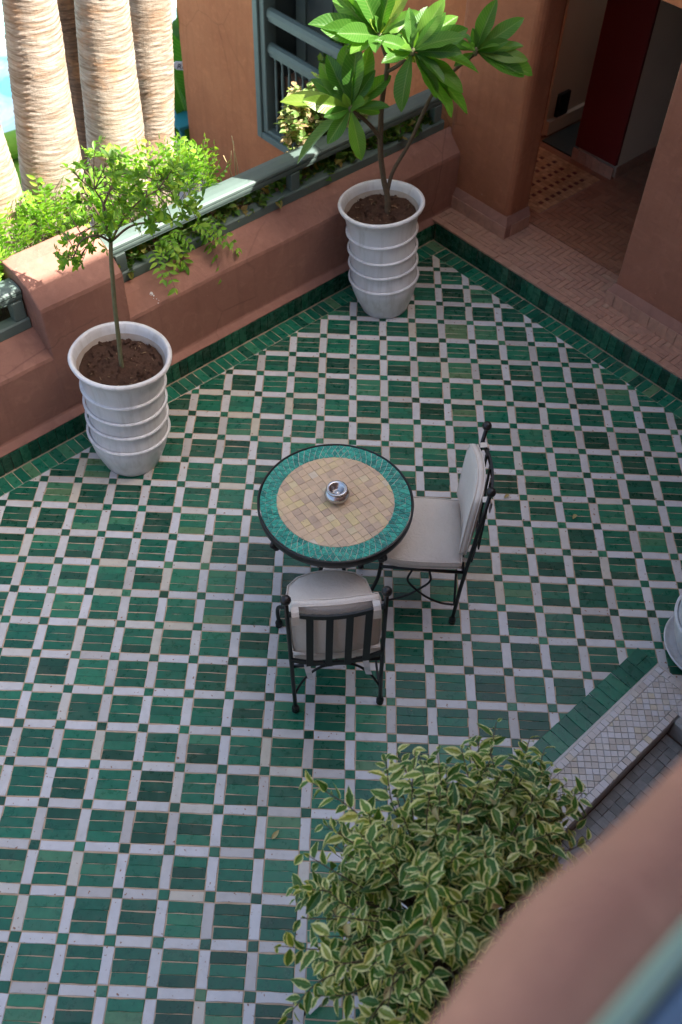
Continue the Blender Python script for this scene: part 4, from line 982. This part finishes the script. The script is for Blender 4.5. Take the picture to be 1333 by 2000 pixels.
# drooping sprays over the parapet
t = empty('trailing_plant', LW(-2.2, .27, .83), 'drooping spray of fresh green leaflets hanging over the parapet below the rail', 'plant'); lv = []; sm = MB()
for i in range(14):
    s_ = R.uniform(-2.38, -2.0); root = LW(s_, .30, .86); tip = LW(s_ + R.uniform(-.12, .12), R.uniform(-.02, .17), R.uniform(.64, .86)); mid = lerp(root, tip, .5) + Zv * R.uniform(.03, .10)
    if i == 0: root, mid, tip = LW(-2.05, .28, .85), LW(-2.02, .14, .84), LW(-1.99, .06, .58)
    if i == 1: root, mid, tip = LW(-2.1, .28, .85), LW(-1.95, .16, .86), LW(-1.84, .10, .70)
    cc = curve([root, mid, tip], 6); sm.tube(cc, [lerp(.0026, .001, q / (len(cc) - 1)) for q in range(len(cc))], 4)
    nl = 6
    for k_ in range(nl * 2 + 1):
        q = 1 - (k_ // 2) / nl * .75 if k_ else 1; idx = q * (len(cc) - 1); i0 = min(int(idx), len(cc) - 2); p = lerp(cc[i0], cc[i0 + 1], idx - i0); dd = (cc[i0 + 1] - cc[i0]).normalized()
        sd = dd.cross(Zv).normalized(); side = sd * (1 if k_ % 2 else -1); up = sd.cross(dd); up = up if up.z > 0 else -up
        ld = dd * .5 + side if k_ else dd
        lv.append((orient(p, ld, up + rdir() * .2, R.uniform(.85, 1.2)), R.randrange(2)))
sm.obj('stems', M_barkg, t); scatter(t, G_fern, lv, 300)
bush('ivy', 'dark ivy filling the gap under the railing behind the far pot', 'ivy', G_ivy, [(LW(s_, .33, .86 + .04 * R.random()), .13) for s_ in np.arange(-1.1, .2, .14)], 110, 0, M_bark, 8, .72, droop=.3)
bush('ivy', 'dark ivy with dead brown leaves under the middle of the railing', 'ivy', G_ivy, [(LW(s_, .33, .85 + .03 * R.random()), .12) for s_ in np.arange(-2.6, -1.1, .15)], 95, 0, M_bark, 8, .72, droop=.3)
bush('pale_climber', 'pale cream and green climber lit by the sun behind the large leaved tree', 'climber', G_pale, [(LW(-.88, .46, 1.14), .13), (LW(-.72, .46, 1.22), .15), (LW(-.6, .46, 1.20), .13), (LW(-.95, .48, 1.30), .10), (LW(-.48, .42, 1.12), .11), (LW(-.8, .42, 1.36), .10), (LW(-1.02, .44, 1.2), .12)], 190, 0, M_bark, 9, .72)
bush('balcony_plant', 'small leafy plant growing over the window balcony rail', 'plant', G_ivy, [(RW(-1.78, .42, .62), .15), (RW(-1.66, .40, .70), .12), (RW(-1.6, .42, .85), .10)], 34, 0, M_bark, 8, .45)
b = MB()
for k_ in range(5):
    p0 = LW(-1.62 + k_ * .012, .42, .8); b.tube(curve([p0, p0 + Vector((R.uniform(-.02, .03), .01, .18)), p0 + Vector((R.uniform(-.05, .08), .02, .33 + .03 * k_))], 4), .0028, 5)
tag(b.obj('dry_grass', M_ldry), 'tuft of dry straw stalks standing above the railing', 'grass')

# banana plant and sign at the corner of the orange wall
ban = empty('banana_plant', RW(-4.1, .7, gz), 'banana plant with big dark leaves between the palms and orange wall', 'plant')
for (base, tip, w_) in ((RW(-3.93, .45, -1.15), RW(-4.27, .42, -.20), .20), (RW(-3.86, .52, -.78), RW(-4.03, .44, .10), .30), (RW(-3.82, .50, -.12), RW(-3.77, .42, .62), .30), (RW(-3.83, .5, .0), RW(-4.09, .45, .16), .2), (RW(-3.95, .42, -1.25), RW(-4.24, .5, -.92), .26), (RW(-3.98, .36, -1.25), RW(-3.86, .36, -.85), .22), (RW(-4.15, .62, -1.2), RW(-4.4, .8, -.55), .24)):
    d = tip - base; L_ = d.length
    b = MB(); b.tube([base - d * .12, base, base + d * .25], [.022, .018, .012], 8); b.obj('leaf_stalk', M_barkg, ban)
    g = leaf_mesh('leaf', M_lban, L_ * .9, w_, lambda v_: max(.08, math.sin(math.pi * (v_ * .94 + .04)) ** .45), .3, .08, 8, 16, .02)
    o = link(bpy.data.objects.new('leaf', leaf_to_mesh(g)), ban); o.matrix_world = orient(base + d * .1, d, (CAM_C - base).normalized() + rdir() * .25, 1, R.uniform(-.3, .3))
sg = empty('sign', RW(-3.93, .36, -.225), 'small white pointed sign with black lettering beside the orange wall', 'sign')
SG = RW(-3.93, .36, -.225) ; sx_, sz_ = Vector((r0.x, r0.y, 0)).normalized(), Vector((0, -.34, .94)); sn = sx_.cross(sz_).normalized(); sn = sn if sn.dot(CAM_C - SG) > 0 else -sn
b = MB(); po = [(-.085, -.0), (-.045, .052), (.16, .052), (.16, -.052), (-.045, -.052)]
vs = [SG + sx_ * x + sz_ * y for x, y in po] + [SG + sx_ * x + sz_ * y - sn * .012 for x, y in po]
b.add(vs, [(0, 1, 2, 3, 4), (9, 8, 7, 6, 5)] + [(i, (i + 1) % 5, 5 + (i + 1) % 5, 5 + i) for i in range(5)]); fixn(b.obj('board', M_sign, sg))
b = MB(); b.tube([SG + sx_ * .12 - sn * .02 - Zv * .95, SG + sx_ * .12 - sn * .02], .012, 8); b.obj('post', M_raild, sg)
tc = bpy.data.curves.new('lettering', 'FONT'); tc.body = 'Ri'; tc.size = .085; tc.extrude = .001; tc.shear = .25
tc.materials.append(M_black); tmp = bpy.data.objects.new('tmp', tc); SC.collection.objects.link(tmp); bpy.context.view_layer.update()
lm = bpy.data.meshes.new_from_object(tmp.evaluated_get(bpy.context.evaluated_depsgraph_get())); bpy.data.objects.remove(tmp); to = link(bpy.data.objects.new('lettering', lm), sg)
mtx = Matrix((sx_, sn.cross(sx_), sn)).transposed().to_4x4(); mtx.translation = SG - sx_ * .045 - sn.cross(sx_) * .032 + sn * .002; to.matrix_world = mtx

# ------------------------------------------------------------------ table
TC = Vector((1.138, .930, 0)); TZ = .742; TR = .397
tab = empty('bistro_table', TC, 'round black iron table with a teal rimmed ochre mosaic top', 'table')
b = MB(); b.lathe([(.02, -.012), (TR - .012, -.012), (TR - .012, -.004), (.02, -.004)], TC + Zv * (TZ), n=96, smooth=False); fixn(b.obj('tabletop', M_groutw, tab))
b = MB(); b.lathe([(TR - .010, -.045), (TR, -.045), (TR + .002, -.03), (TR + .002, -.002), (TR - .003, .003), (TR - .008, .001), (TR - .0085, -.02), (TR - .010, -.02)], TC + Zv * TZ, n=96); b.obj('rim', M_iron, tab)
TT = []; RI = .298; ang = math.radians(36); q_ = .0415
for i in range(-9, 10):
    for k_ in range(-9, 10):
        c = Vector((i * q_ * math.cos(ang) - k_ * q_ * math.sin(ang), i * q_ * math.sin(ang) + k_ * q_ * math.cos(ang), 0))
        h_ = q_ / 2 - .0006; p = [(c.x + a * h_ * math.cos(ang) - b_ * h_ * math.sin(ang), c.y + a * h_ * math.sin(ang) + b_ * h_ * math.cos(ang)) for a, b_ in ((-1, -1), (1, -1), (1, 1), (-1, 1))]
        if c.length > RI + .03: continue
        for s_ in range(40):
            a = s_ * math.pi / 20; p = clip(p, (RI * math.cos(a), RI * math.sin(a)), (-math.cos(a), -math.sin(a)))
            if len(p) < 3: break
        if len(p) >= 3 and area(p) > 3e-5: TT.append(tile_geo(p, TC + Zv * TZ, ex, ey, Zv, R.random(), h=.006, bev=.0007, jit=.0009, tilt=.008, lift=.0004, mids=False))
lay_tiles('ochre_tile', TT, M_tyel, tab)
TT = []; nr_, na_ = 3, 66; r_in, r_out = RI + .002, TR - .012
for i in range(nr_):
    ra, rb = lerp(r_in, r_out, i / nr_) + .0006, lerp(r_in, r_out, (i + 1) / nr_) - .0006; da = 2 * math.pi / na_; off = (i % 2) * da / 2
    for k_ in range(na_):
        a0 = k_ * da + off; g = .0030 / ra
        pc = lambda r_, a: (r_ * math.cos(a), r_ * math.sin(a))
        for p in ([pc(ra, a0 + g), pc(rb, a0 + da / 2), pc(ra, a0 + da - g)], [pc(rb, a0 - da / 2 + g), pc(rb, a0 + da / 2 - g), pc(ra, a0)]):
            p = p if area(p) > 0 else p[::-1]
            TT.append(tile_geo(p, TC + Zv * TZ, ex, ey, Zv, min(1, max(0, R.gauss(.5, .25))), h=.006, bev=.0010, jit=.0009, tilt=.012, lift=.0005, mids=False))
lay_tiles('teal_tile', TT, M_tteal, tab)
b = MB(); b.lathe([(.20, -.055), (.20, -.045), (.215, -.045), (.215, -.055), (.20, -.055)], TC + Zv * TZ, n=48); b.obj('brace_ring', M_iron, tab)
for k_ in range(4):
    a = math.radians(40 + 90 * k_); dv = Vector((math.cos(a), math.sin(a), 0)); b = MB()
    b.tube(curve([TC + dv * .375 + Zv * .645, TC + dv * .40 + Zv * .675, TC + dv * .375 + Zv * .70, TC + dv * .30 + Zv * .69, TC + dv * .13 + Zv * .61, TC + dv * .075 + Zv * .4, TC + dv * .10 + Zv * .2, TC + dv * .2 + Zv * .03], 7), .0115, 10)
    b.ball(TC + dv * .375 + Zv * .645, .02, 10); b.ball(TC + dv * .2 + Zv * .018, .018, 10); b.box(TC + dv * .27 + Zv * .705, dv * .12, dv.cross(Zv) * .012, Zv * .004); b.obj('leg', M_iron, tab)
b = MB(); b.lathe([(.065, .38), (.072, .386), (.079, .38), (.072, .374), (.065, .38)], TC, n=32); b.obj('leg_ring', M_iron, tab)
# ashtray
AC = Vector((1.143, .945, TZ + .002)); ash = empty('ashtray', AC, 'round silver metal ashtray in the middle of the table', 'ashtray')
b = MB(); b.lathe([(.005, 0), (.036, 0), (.050, .008), (.062, .024), (.0645, .036), (.060, .048), (.050, .056), (.046, .059)], AC, n=40, wob=.02); b.obj('bowl', M_metal, ash)
b = MB(); b.lathe([(.046, .058), (.053, .066), (.054, .074), (.050, .078), (.041, .077), (.034, .070), (.026, .054), (.016, .046), (.012, .044), (.011, .049), (.002, .049)], AC, n=40); b.obj('lid', M_metal, ash)

# ------------------------------------------------------------------ chairs
def chair(rear, h, label, lean=(0, 0)):
    h = Vector((h[0], h[1], 0)).normalized(); rt = Vector((h.y, -h.x, 0)); ctr = Vector((rear[0], rear[1], 0)) + h * .225
    P = lambda x, y, z: ctr + rt * (x + lean[0] * z) + h * (y + lean[1] * z) + Zv * z
    t = empty('garden_chair', ctr, label, 'chair', 'black iron chairs at the table')
    BZ = 1.045
    def foot(b, p):
        b.lathe([(.004, 0), (.017, 0), (.019, .004), (.019, .014), (.016, .019), (.019, .022), (.0205, .032), (.017, .044), (.011, .060)], p, n=14)
    for sx in (-1, 1):
        b = MB(); f0 = P(sx * .219, -.225, 0); foot(b, f0); b.tube([f0 + Zv * .05, P(sx * .219, -.225, .30), P(sx * .219, -.23, .44), P(sx * .22, -.245, .8), P(sx * .221, -.255, BZ - .02)], .0105, 12); b.ball(P(sx * .221, -.255, BZ), .0245, 16); b.obj('leg', M_iron, t)
        b = MB(); f0 = P(sx * .262, .30, 0); f0.z = 0; foot(b, f0); b.tube(curve([f0 + Zv * .05, P(sx * .263, .30, .12), P(sx * .255, .285, .20), P(sx * .225, .24, .265), P(sx * .205, .215, .34), P(sx * .205, .21, .435)], 6), .0105, 10); b.obj('leg', M_iron, t)
        b = MB()
        for q in (-1, 1):
            c_ = lambda y, z: P(sx * .215, y * q - .0, z)
            b.tube(curve([c_(-.222, .155), c_(-.14, .165), (c_(-.05, .215)), (c_(.02, .285)), (c_(.06, .35)), (c_(.045, .43))], 6), .0062, 8)
        b.obj('side_scroll', M_iron, t)
    b = MB()
    for q in (-1, 1): b.tube(curve([P(.215 * q, -.215, .155), P(.165 * q, -.205, .27), P(.09 * q, -.20, .36), P(0, -.2, .385)], 6), .0065, 8)
    b.obj('rear_scroll', M_iron, t)
    b = MB()
    for p, q in (((-.215, -.22), (.215, -.22)), ((.215, -.22), (.205, .21)), ((.205, .21), (-.205, .21)), ((-.205, .21), (-.215, -.22))): b.tube([P(*p, .432), P(*q, .432)], .009, 8)
    for x in (-.1, 0, .1): b.tube([P(x, -.22, .434), P(x, .21, .434)], .006, 6)
    b.obj('seat_frame', M_iron, t)
    bow = lambda x: -.245 - .038 * (1 - (x / .221) ** 2)
    for z_, nm in ((.935, 'top_rail'), (.535, 'bottom_rail')):
        b = MB(); xs = [lerp(-.218, .218, i / 14) for i in range(15)]; vs = []
        for x in xs:
            for (dy, dz) in ((-.006, -.014), (.006, -.014), (.006, .014), (-.006, .014)): vs.append(P(x, bow(x) + dy - .008 * (z_ > .7), z_ + dz))
        b.add(vs, [(i * 4 + a, i * 4 + (a + 1) % 4, (i + 1) * 4 + (a + 1) % 4, (i + 1) * 4 + a) for i in range(14) for a in range(4)] + [(3, 2, 1, 0), (56, 57, 58, 59)]); fixn(b.obj(nm, M_iron, t))
    for x in (-.128, -.04, .05, .138):
        b = MB(); b.box(P(x, bow(x) - .008, .735), rt * .0165, h * .004, Zv * .212 + h * .0); b.obj('slat', M_iron, t)
    # seat cushion: boxed square with a rounded front
    def cushion(name, pts2, fn, th, puff, rim=.012, pipe=True):
        n_ = len(pts2); cx = sum(p[0] for p in pts2) / n_; cy = sum(p[1] for p in pts2) / n_; b = MB(); vs = []; rings = []
        levels = [(0.0, -th / 2 - puff), (.35, -th / 2 - puff * .9), (.7, -th / 2 - puff * .5), (.93, -th / 2), (1.0, -th / 2 + rim), (1.0, th / 2 - rim), (.93, th / 2), (.7, th / 2 + puff * .5), (.35, th / 2 + puff * .9), (0, th / 2 + puff)]
        for (k_, z) in levels:
            for p in pts2:
                x, y = cx + (p[0] - cx) * max(k_, .002), cy + (p[1] - cy) * max(k_, .002)
                vs.append(fn(x, y, z + .004 * noise.noise(Vector((x * 9, y * 9, z * 3 + len(name) + label.__len__())))))
        b.add(vs, [(i * n_ + a, i * n_ + (a + 1) % n_, (i + 1) * n_ + (a + 1) % n_, (i + 1) * n_ + a) for i in range(len(levels) - 1) for a in range(n_)], True)
        o = fixn(b.obj(name, M_cloth, t))
        if pipe:
            for z in (-th / 2 + rim * .4, th / 2 - rim * .4):
                pb_ = MB(); pp = [fn(cx + (p[0] - cx) * .988, cy + (p[1] - cy) * .988, z) for p in pts2]; pb_.tube(pp + [pp[0]], .0035, 6, caps=False); pb_.obj('piping', M_cloth, o)
        return o
    pts = []
    for x, y in [(-.213, -.205), (-.1, -.212), (0, -.213), (.1, -.212), (.213, -.205), (.220, -.1), (.222, .02), (.218, .12), (.200, .205), (.15, .252), (.075, .276), (0, .283), (-.075, .276), (-.15, .252), (-.200, .205), (-.218, .12), (-.222, .02), (-.220, -.1)]: pts.append((x, y))
    def dens(p, m_=3): return [tuple(lerp(Vector(p[i]), Vector(p[(i + 1) % len(p)]), k_ / m_)) for i in range(len(p)) for k_ in range(m_)]
    cushion('seat_cushion', dens(pts), lambda x, y, z: P(x, y, .480 + z), .058, .016)
    bp = [(-.205, .56), (-.1, .552), (0, .55), (.1, .552), (.205, .56), (.212, .66), (.212, .80), (.208, .90), (.195, .945), (.1, .965), (0, .97), (-.1, .965), (-.195, .945), (-.208, .90), (-.212, .80), (-.212, .66)]
    cushion('back_cushion', dens(bp), lambda x, y, z: P(x, bow(x) * .92 + .036 + z - .015 * (y - .5), y), .045, .012)
    for x in (-.185, .178):
        b = MB(); w_ = .017; pth = [(bow(x) + .02, .955), (bow(x) - .012, .960), (bow(x) - .026, .945), (bow(x) - .026, .915), (bow(x) - .024, .875)]
        vs = []
        for (y, z) in pth: vs += [P(x - w_, y, z), P(x + w_, y + .002, z)]
        for (y, z) in pth[::-1]: vs += [P(x + w_, y + .004, z - .002), P(x - w_, y + .004, z - .002)]
        k_ = len(pth) * 2; b.add(vs, [(2 * i, 2 * i + 1, 2 * i + 3, 2 * i + 2) for i in range(k_ - 1)] + [(2 * k_ - 2, 2 * k_ - 1, 1, 0)]); b.obj('strap', M_cloth, t)
        b = MB(); x2 = x * .78; vs = []
        for i, (y, z, sx_) in enumerate(((-.20, .452, 0), (-.235, .445, .0), (-.245, .41, .004), (-.238, .36, .01), (-.242, .335, .016))): vs += [P(x2 - .015 + sx_, y, z), P(x2 + .015 + sx_, y - .003, z - .004)]
        b.add(vs, [(2 * i, 2 * i + 1, 2 * i + 3, 2 * i + 2) for i in range(4)]); o = b.obj('strap', M_white, t, .5); so_ = o.modifiers.new('solid', 'SOLIDIFY'); so_.thickness = .003
    return t
chair((1.191, .165), (-.153, .988), 'black iron chair seen from behind, its back slats towards the camera', (-.03, .0))
chair((1.806, .93), (-1, .02), 'black iron chair side on at the right of the table', (.05, -.04))

# ------------------------------------------------------------------ fountain
fo = empty('fountain', LW(-3.0, -3.9, 0), 'low rectangular basin with pale mosaic rim and green tiled border', 'fountain')
FZ = .055; FE = -1.865
def ring_box(b, s0, s1, d0, d1, z0, z1, bev): b.box(LW((s0 + s1) / 2, -(d0 + d1) / 2, (z0 + z1) / 2), U * ((s1 - s0) / 2), N * ((d1 - d0) / 2), Zv * ((z1 - z0) / 2), bev)
bs_ = MB()
ring_box(bs_, -3.3, FE, 3.488, 3.752, -.35, FZ - .006, .012); ring_box(bs_, FE - .225, FE - .001, 3.753, 4.58, -.35, FZ - .007, .012)
bs_.obj('rim', M_rimc, fo)
b = MB(); ring_box(b, -3.3, FE - .226, 3.753, 4.58, -.40, -.075, .0); b.obj('basin_floor', M_groutd, fo)
b = MB(); b.tube([LW(-3.3, -3.5, FZ - .012), LW(FE - .012, -3.5, FZ - .012), LW(FE - .012, -4.5, FZ - .012)], .014, 10); b.obj('rounded_edge', M_beige, fo, .3)
lat = []
for i in range(0, 90):                                # square pieces on the skew plus edge courses
    for k_ in range(-60, 40): 
        c = Vector((1.6 + i * .0355, -2.6 + k_ * .0355 * .98 + 1.9, 0)) if False else None
for i in range(-10, 70):
    for k_ in range(-70, 50):
        c = Vector((1.4 + i * .0345, -.6 + k_ * .0335, 0)); d = (c - O).dot(N); s = (c - O).dot(U)
        if not (3.45 < d < 4.6 and -3.3 < s < -1.8): continue
        if not in_view(c, .12): continue
        p = quad(c, .0345 / 2 - .0012, .0335 / 2 - .0012)
        for reg in (((3.545, 3.705), (-3.3, FE - .055)), ((3.7065, 4.55), (FE - .18, FE - .055))):
            (d0, d1), (s0, s1) = reg; p2 = list(p)
            for q, nn in ((LW(0, -d0, 0), N), (LW(0, -d1, 0), -N), (LW(s0, 0, 0), U), (LW(s1, 0, 0), -U)):
                p2 = clip(p2, q, nn)
                if len(p2) < 3: break
            if len(p2) >= 3 and area(p2) > 4e-5: lat.append(tile_geo(p2, Zv * (FZ), ex, ey, Zv, R.random(), h=.008, bev=.0013, jit=.0008, lift=.0008, mids=False))
lay_tiles('mosaic_tile', lat, M_beige, fo)
lat = []
for (d0, d1) in ((3.506, 3.542), (3.709, 3.746)):
    s1 = FE - .02 if d0 < 3.6 else FE - .18
    for i in range(70):
        a = s1 - (i + 1) * .0355
        if in_view(LW(a, -d0, FZ), .1): 
            p = [tuple((O + U * x + N * y).to_2d()) for x, y in ((a + .001, d0), (a + .0345, d0), (a + .0345, d1), (a + .001, d1))]
            lat.append(tile_geo(p if area(p) > 0 else p[::-1], Zv * FZ, ex, ey, Zv, R.random(), h=.008, bev=.0014, lift=.0008, mids=False))
for i in range(24):
    a = 3.548 + i * .0355; p = [tuple((O + U * x + N * y).to_2d()) for x, y in ((FE - .052, a), (FE - .018, a), (FE - .018, a + .0345), (FE - .052, a + .0345))]
    lat.append(tile_geo(p if area(p) > 0 else p[::-1], Zv * FZ, ex, ey, Zv, R.random(), h=.008, bev=.0014, lift=.0008, mids=False))
lay_tiles('rim_tile', lat, M_beige, fo)
lat = []
for i in range(34):                                   # tiles of the inner face and of the basin floor
    a = FE - .24 - i * .05
    for r_ in range(4):
        z0 = FZ - .04 - (r_ + 1) * .05
        if in_view(LW(a, -3.755, z0)): pass
    for r_ in range(14):
        d0 = 3.758 + r_ * .05
        if in_view(LW(a, -d0, -.07), .05):
            p = [tuple((O + U * x + N * y).to_2d()) for x, y in ((a - .0485, d0), (a, d0), (a, d0 + .0485), (a - .0485, d0 + .0485))]
            lat.append(tile_geo(p if area(p) > 0 else p[::-1], Zv * (-.070), ex, ey, Zv, R.random(), h=.006, bev=.0015, lift=.0008, mids=False))
lay_tiles('basin_tile', lat, M_basin, fo)
lat = []                                               # green border lying flat round the rim
for i in range(21):
    a = -1.838 - .108 - (i + 1) * .0635
    p = [tuple((O + U * x + N * y).to_2d()) for x, y in ((a + .0015, 3.352), (a + .062, 3.352), (a + .062, 3.486), (a + .0015, 3.486))]
    if in_view(LW(a, -3.4, 0), .1): lat.append(tile_geo(p if area(p) > 0 else p[::-1], Zv * .006, ex, ey, Zv, R.uniform(.35, .85), h=.012))
for d0 in (3.352, 3.420):
    p = [tuple((O + U * x + N * y).to_2d()) for x, y in ((-1.9445, d0), (-1.838, d0), (-1.838, d0 + .066), (-1.9445, d0 + .066))]
    lat.append(tile_geo(p if area(p) > 0 else p[::-1], Zv * .006, ex, ey, Zv, R.uniform(.4, .7), h=.012))
lay_tiles('border_tile', lat, M_green, fo)

# fallen leaves on the floor
for (x, y, lab) in ((2.585, 1.52, 'yellow fallen leaf lying on the tiles at the right'), (.905, -.55, 'pale fallen leaf lying on the tiles left of the shrub'), (2.19, 1.66, 'dry brown fallen leaf on a white tile behind the chair')):
    g = leaf_mesh('fallen_leaf', M_lfall, .055, .024, sh_ovate, .4, -.2, 4, 6, .05); o = link(bpy.data.objects.new('fallen_leaf', leaf_to_mesh(g))); o.matrix_world = orient(Vector((x, y, .006)), (R.uniform(-1, 1), R.uniform(-1, 1), .0), Zv); tag(o, lab, 'leaf', 'fallen leaves on the floor')
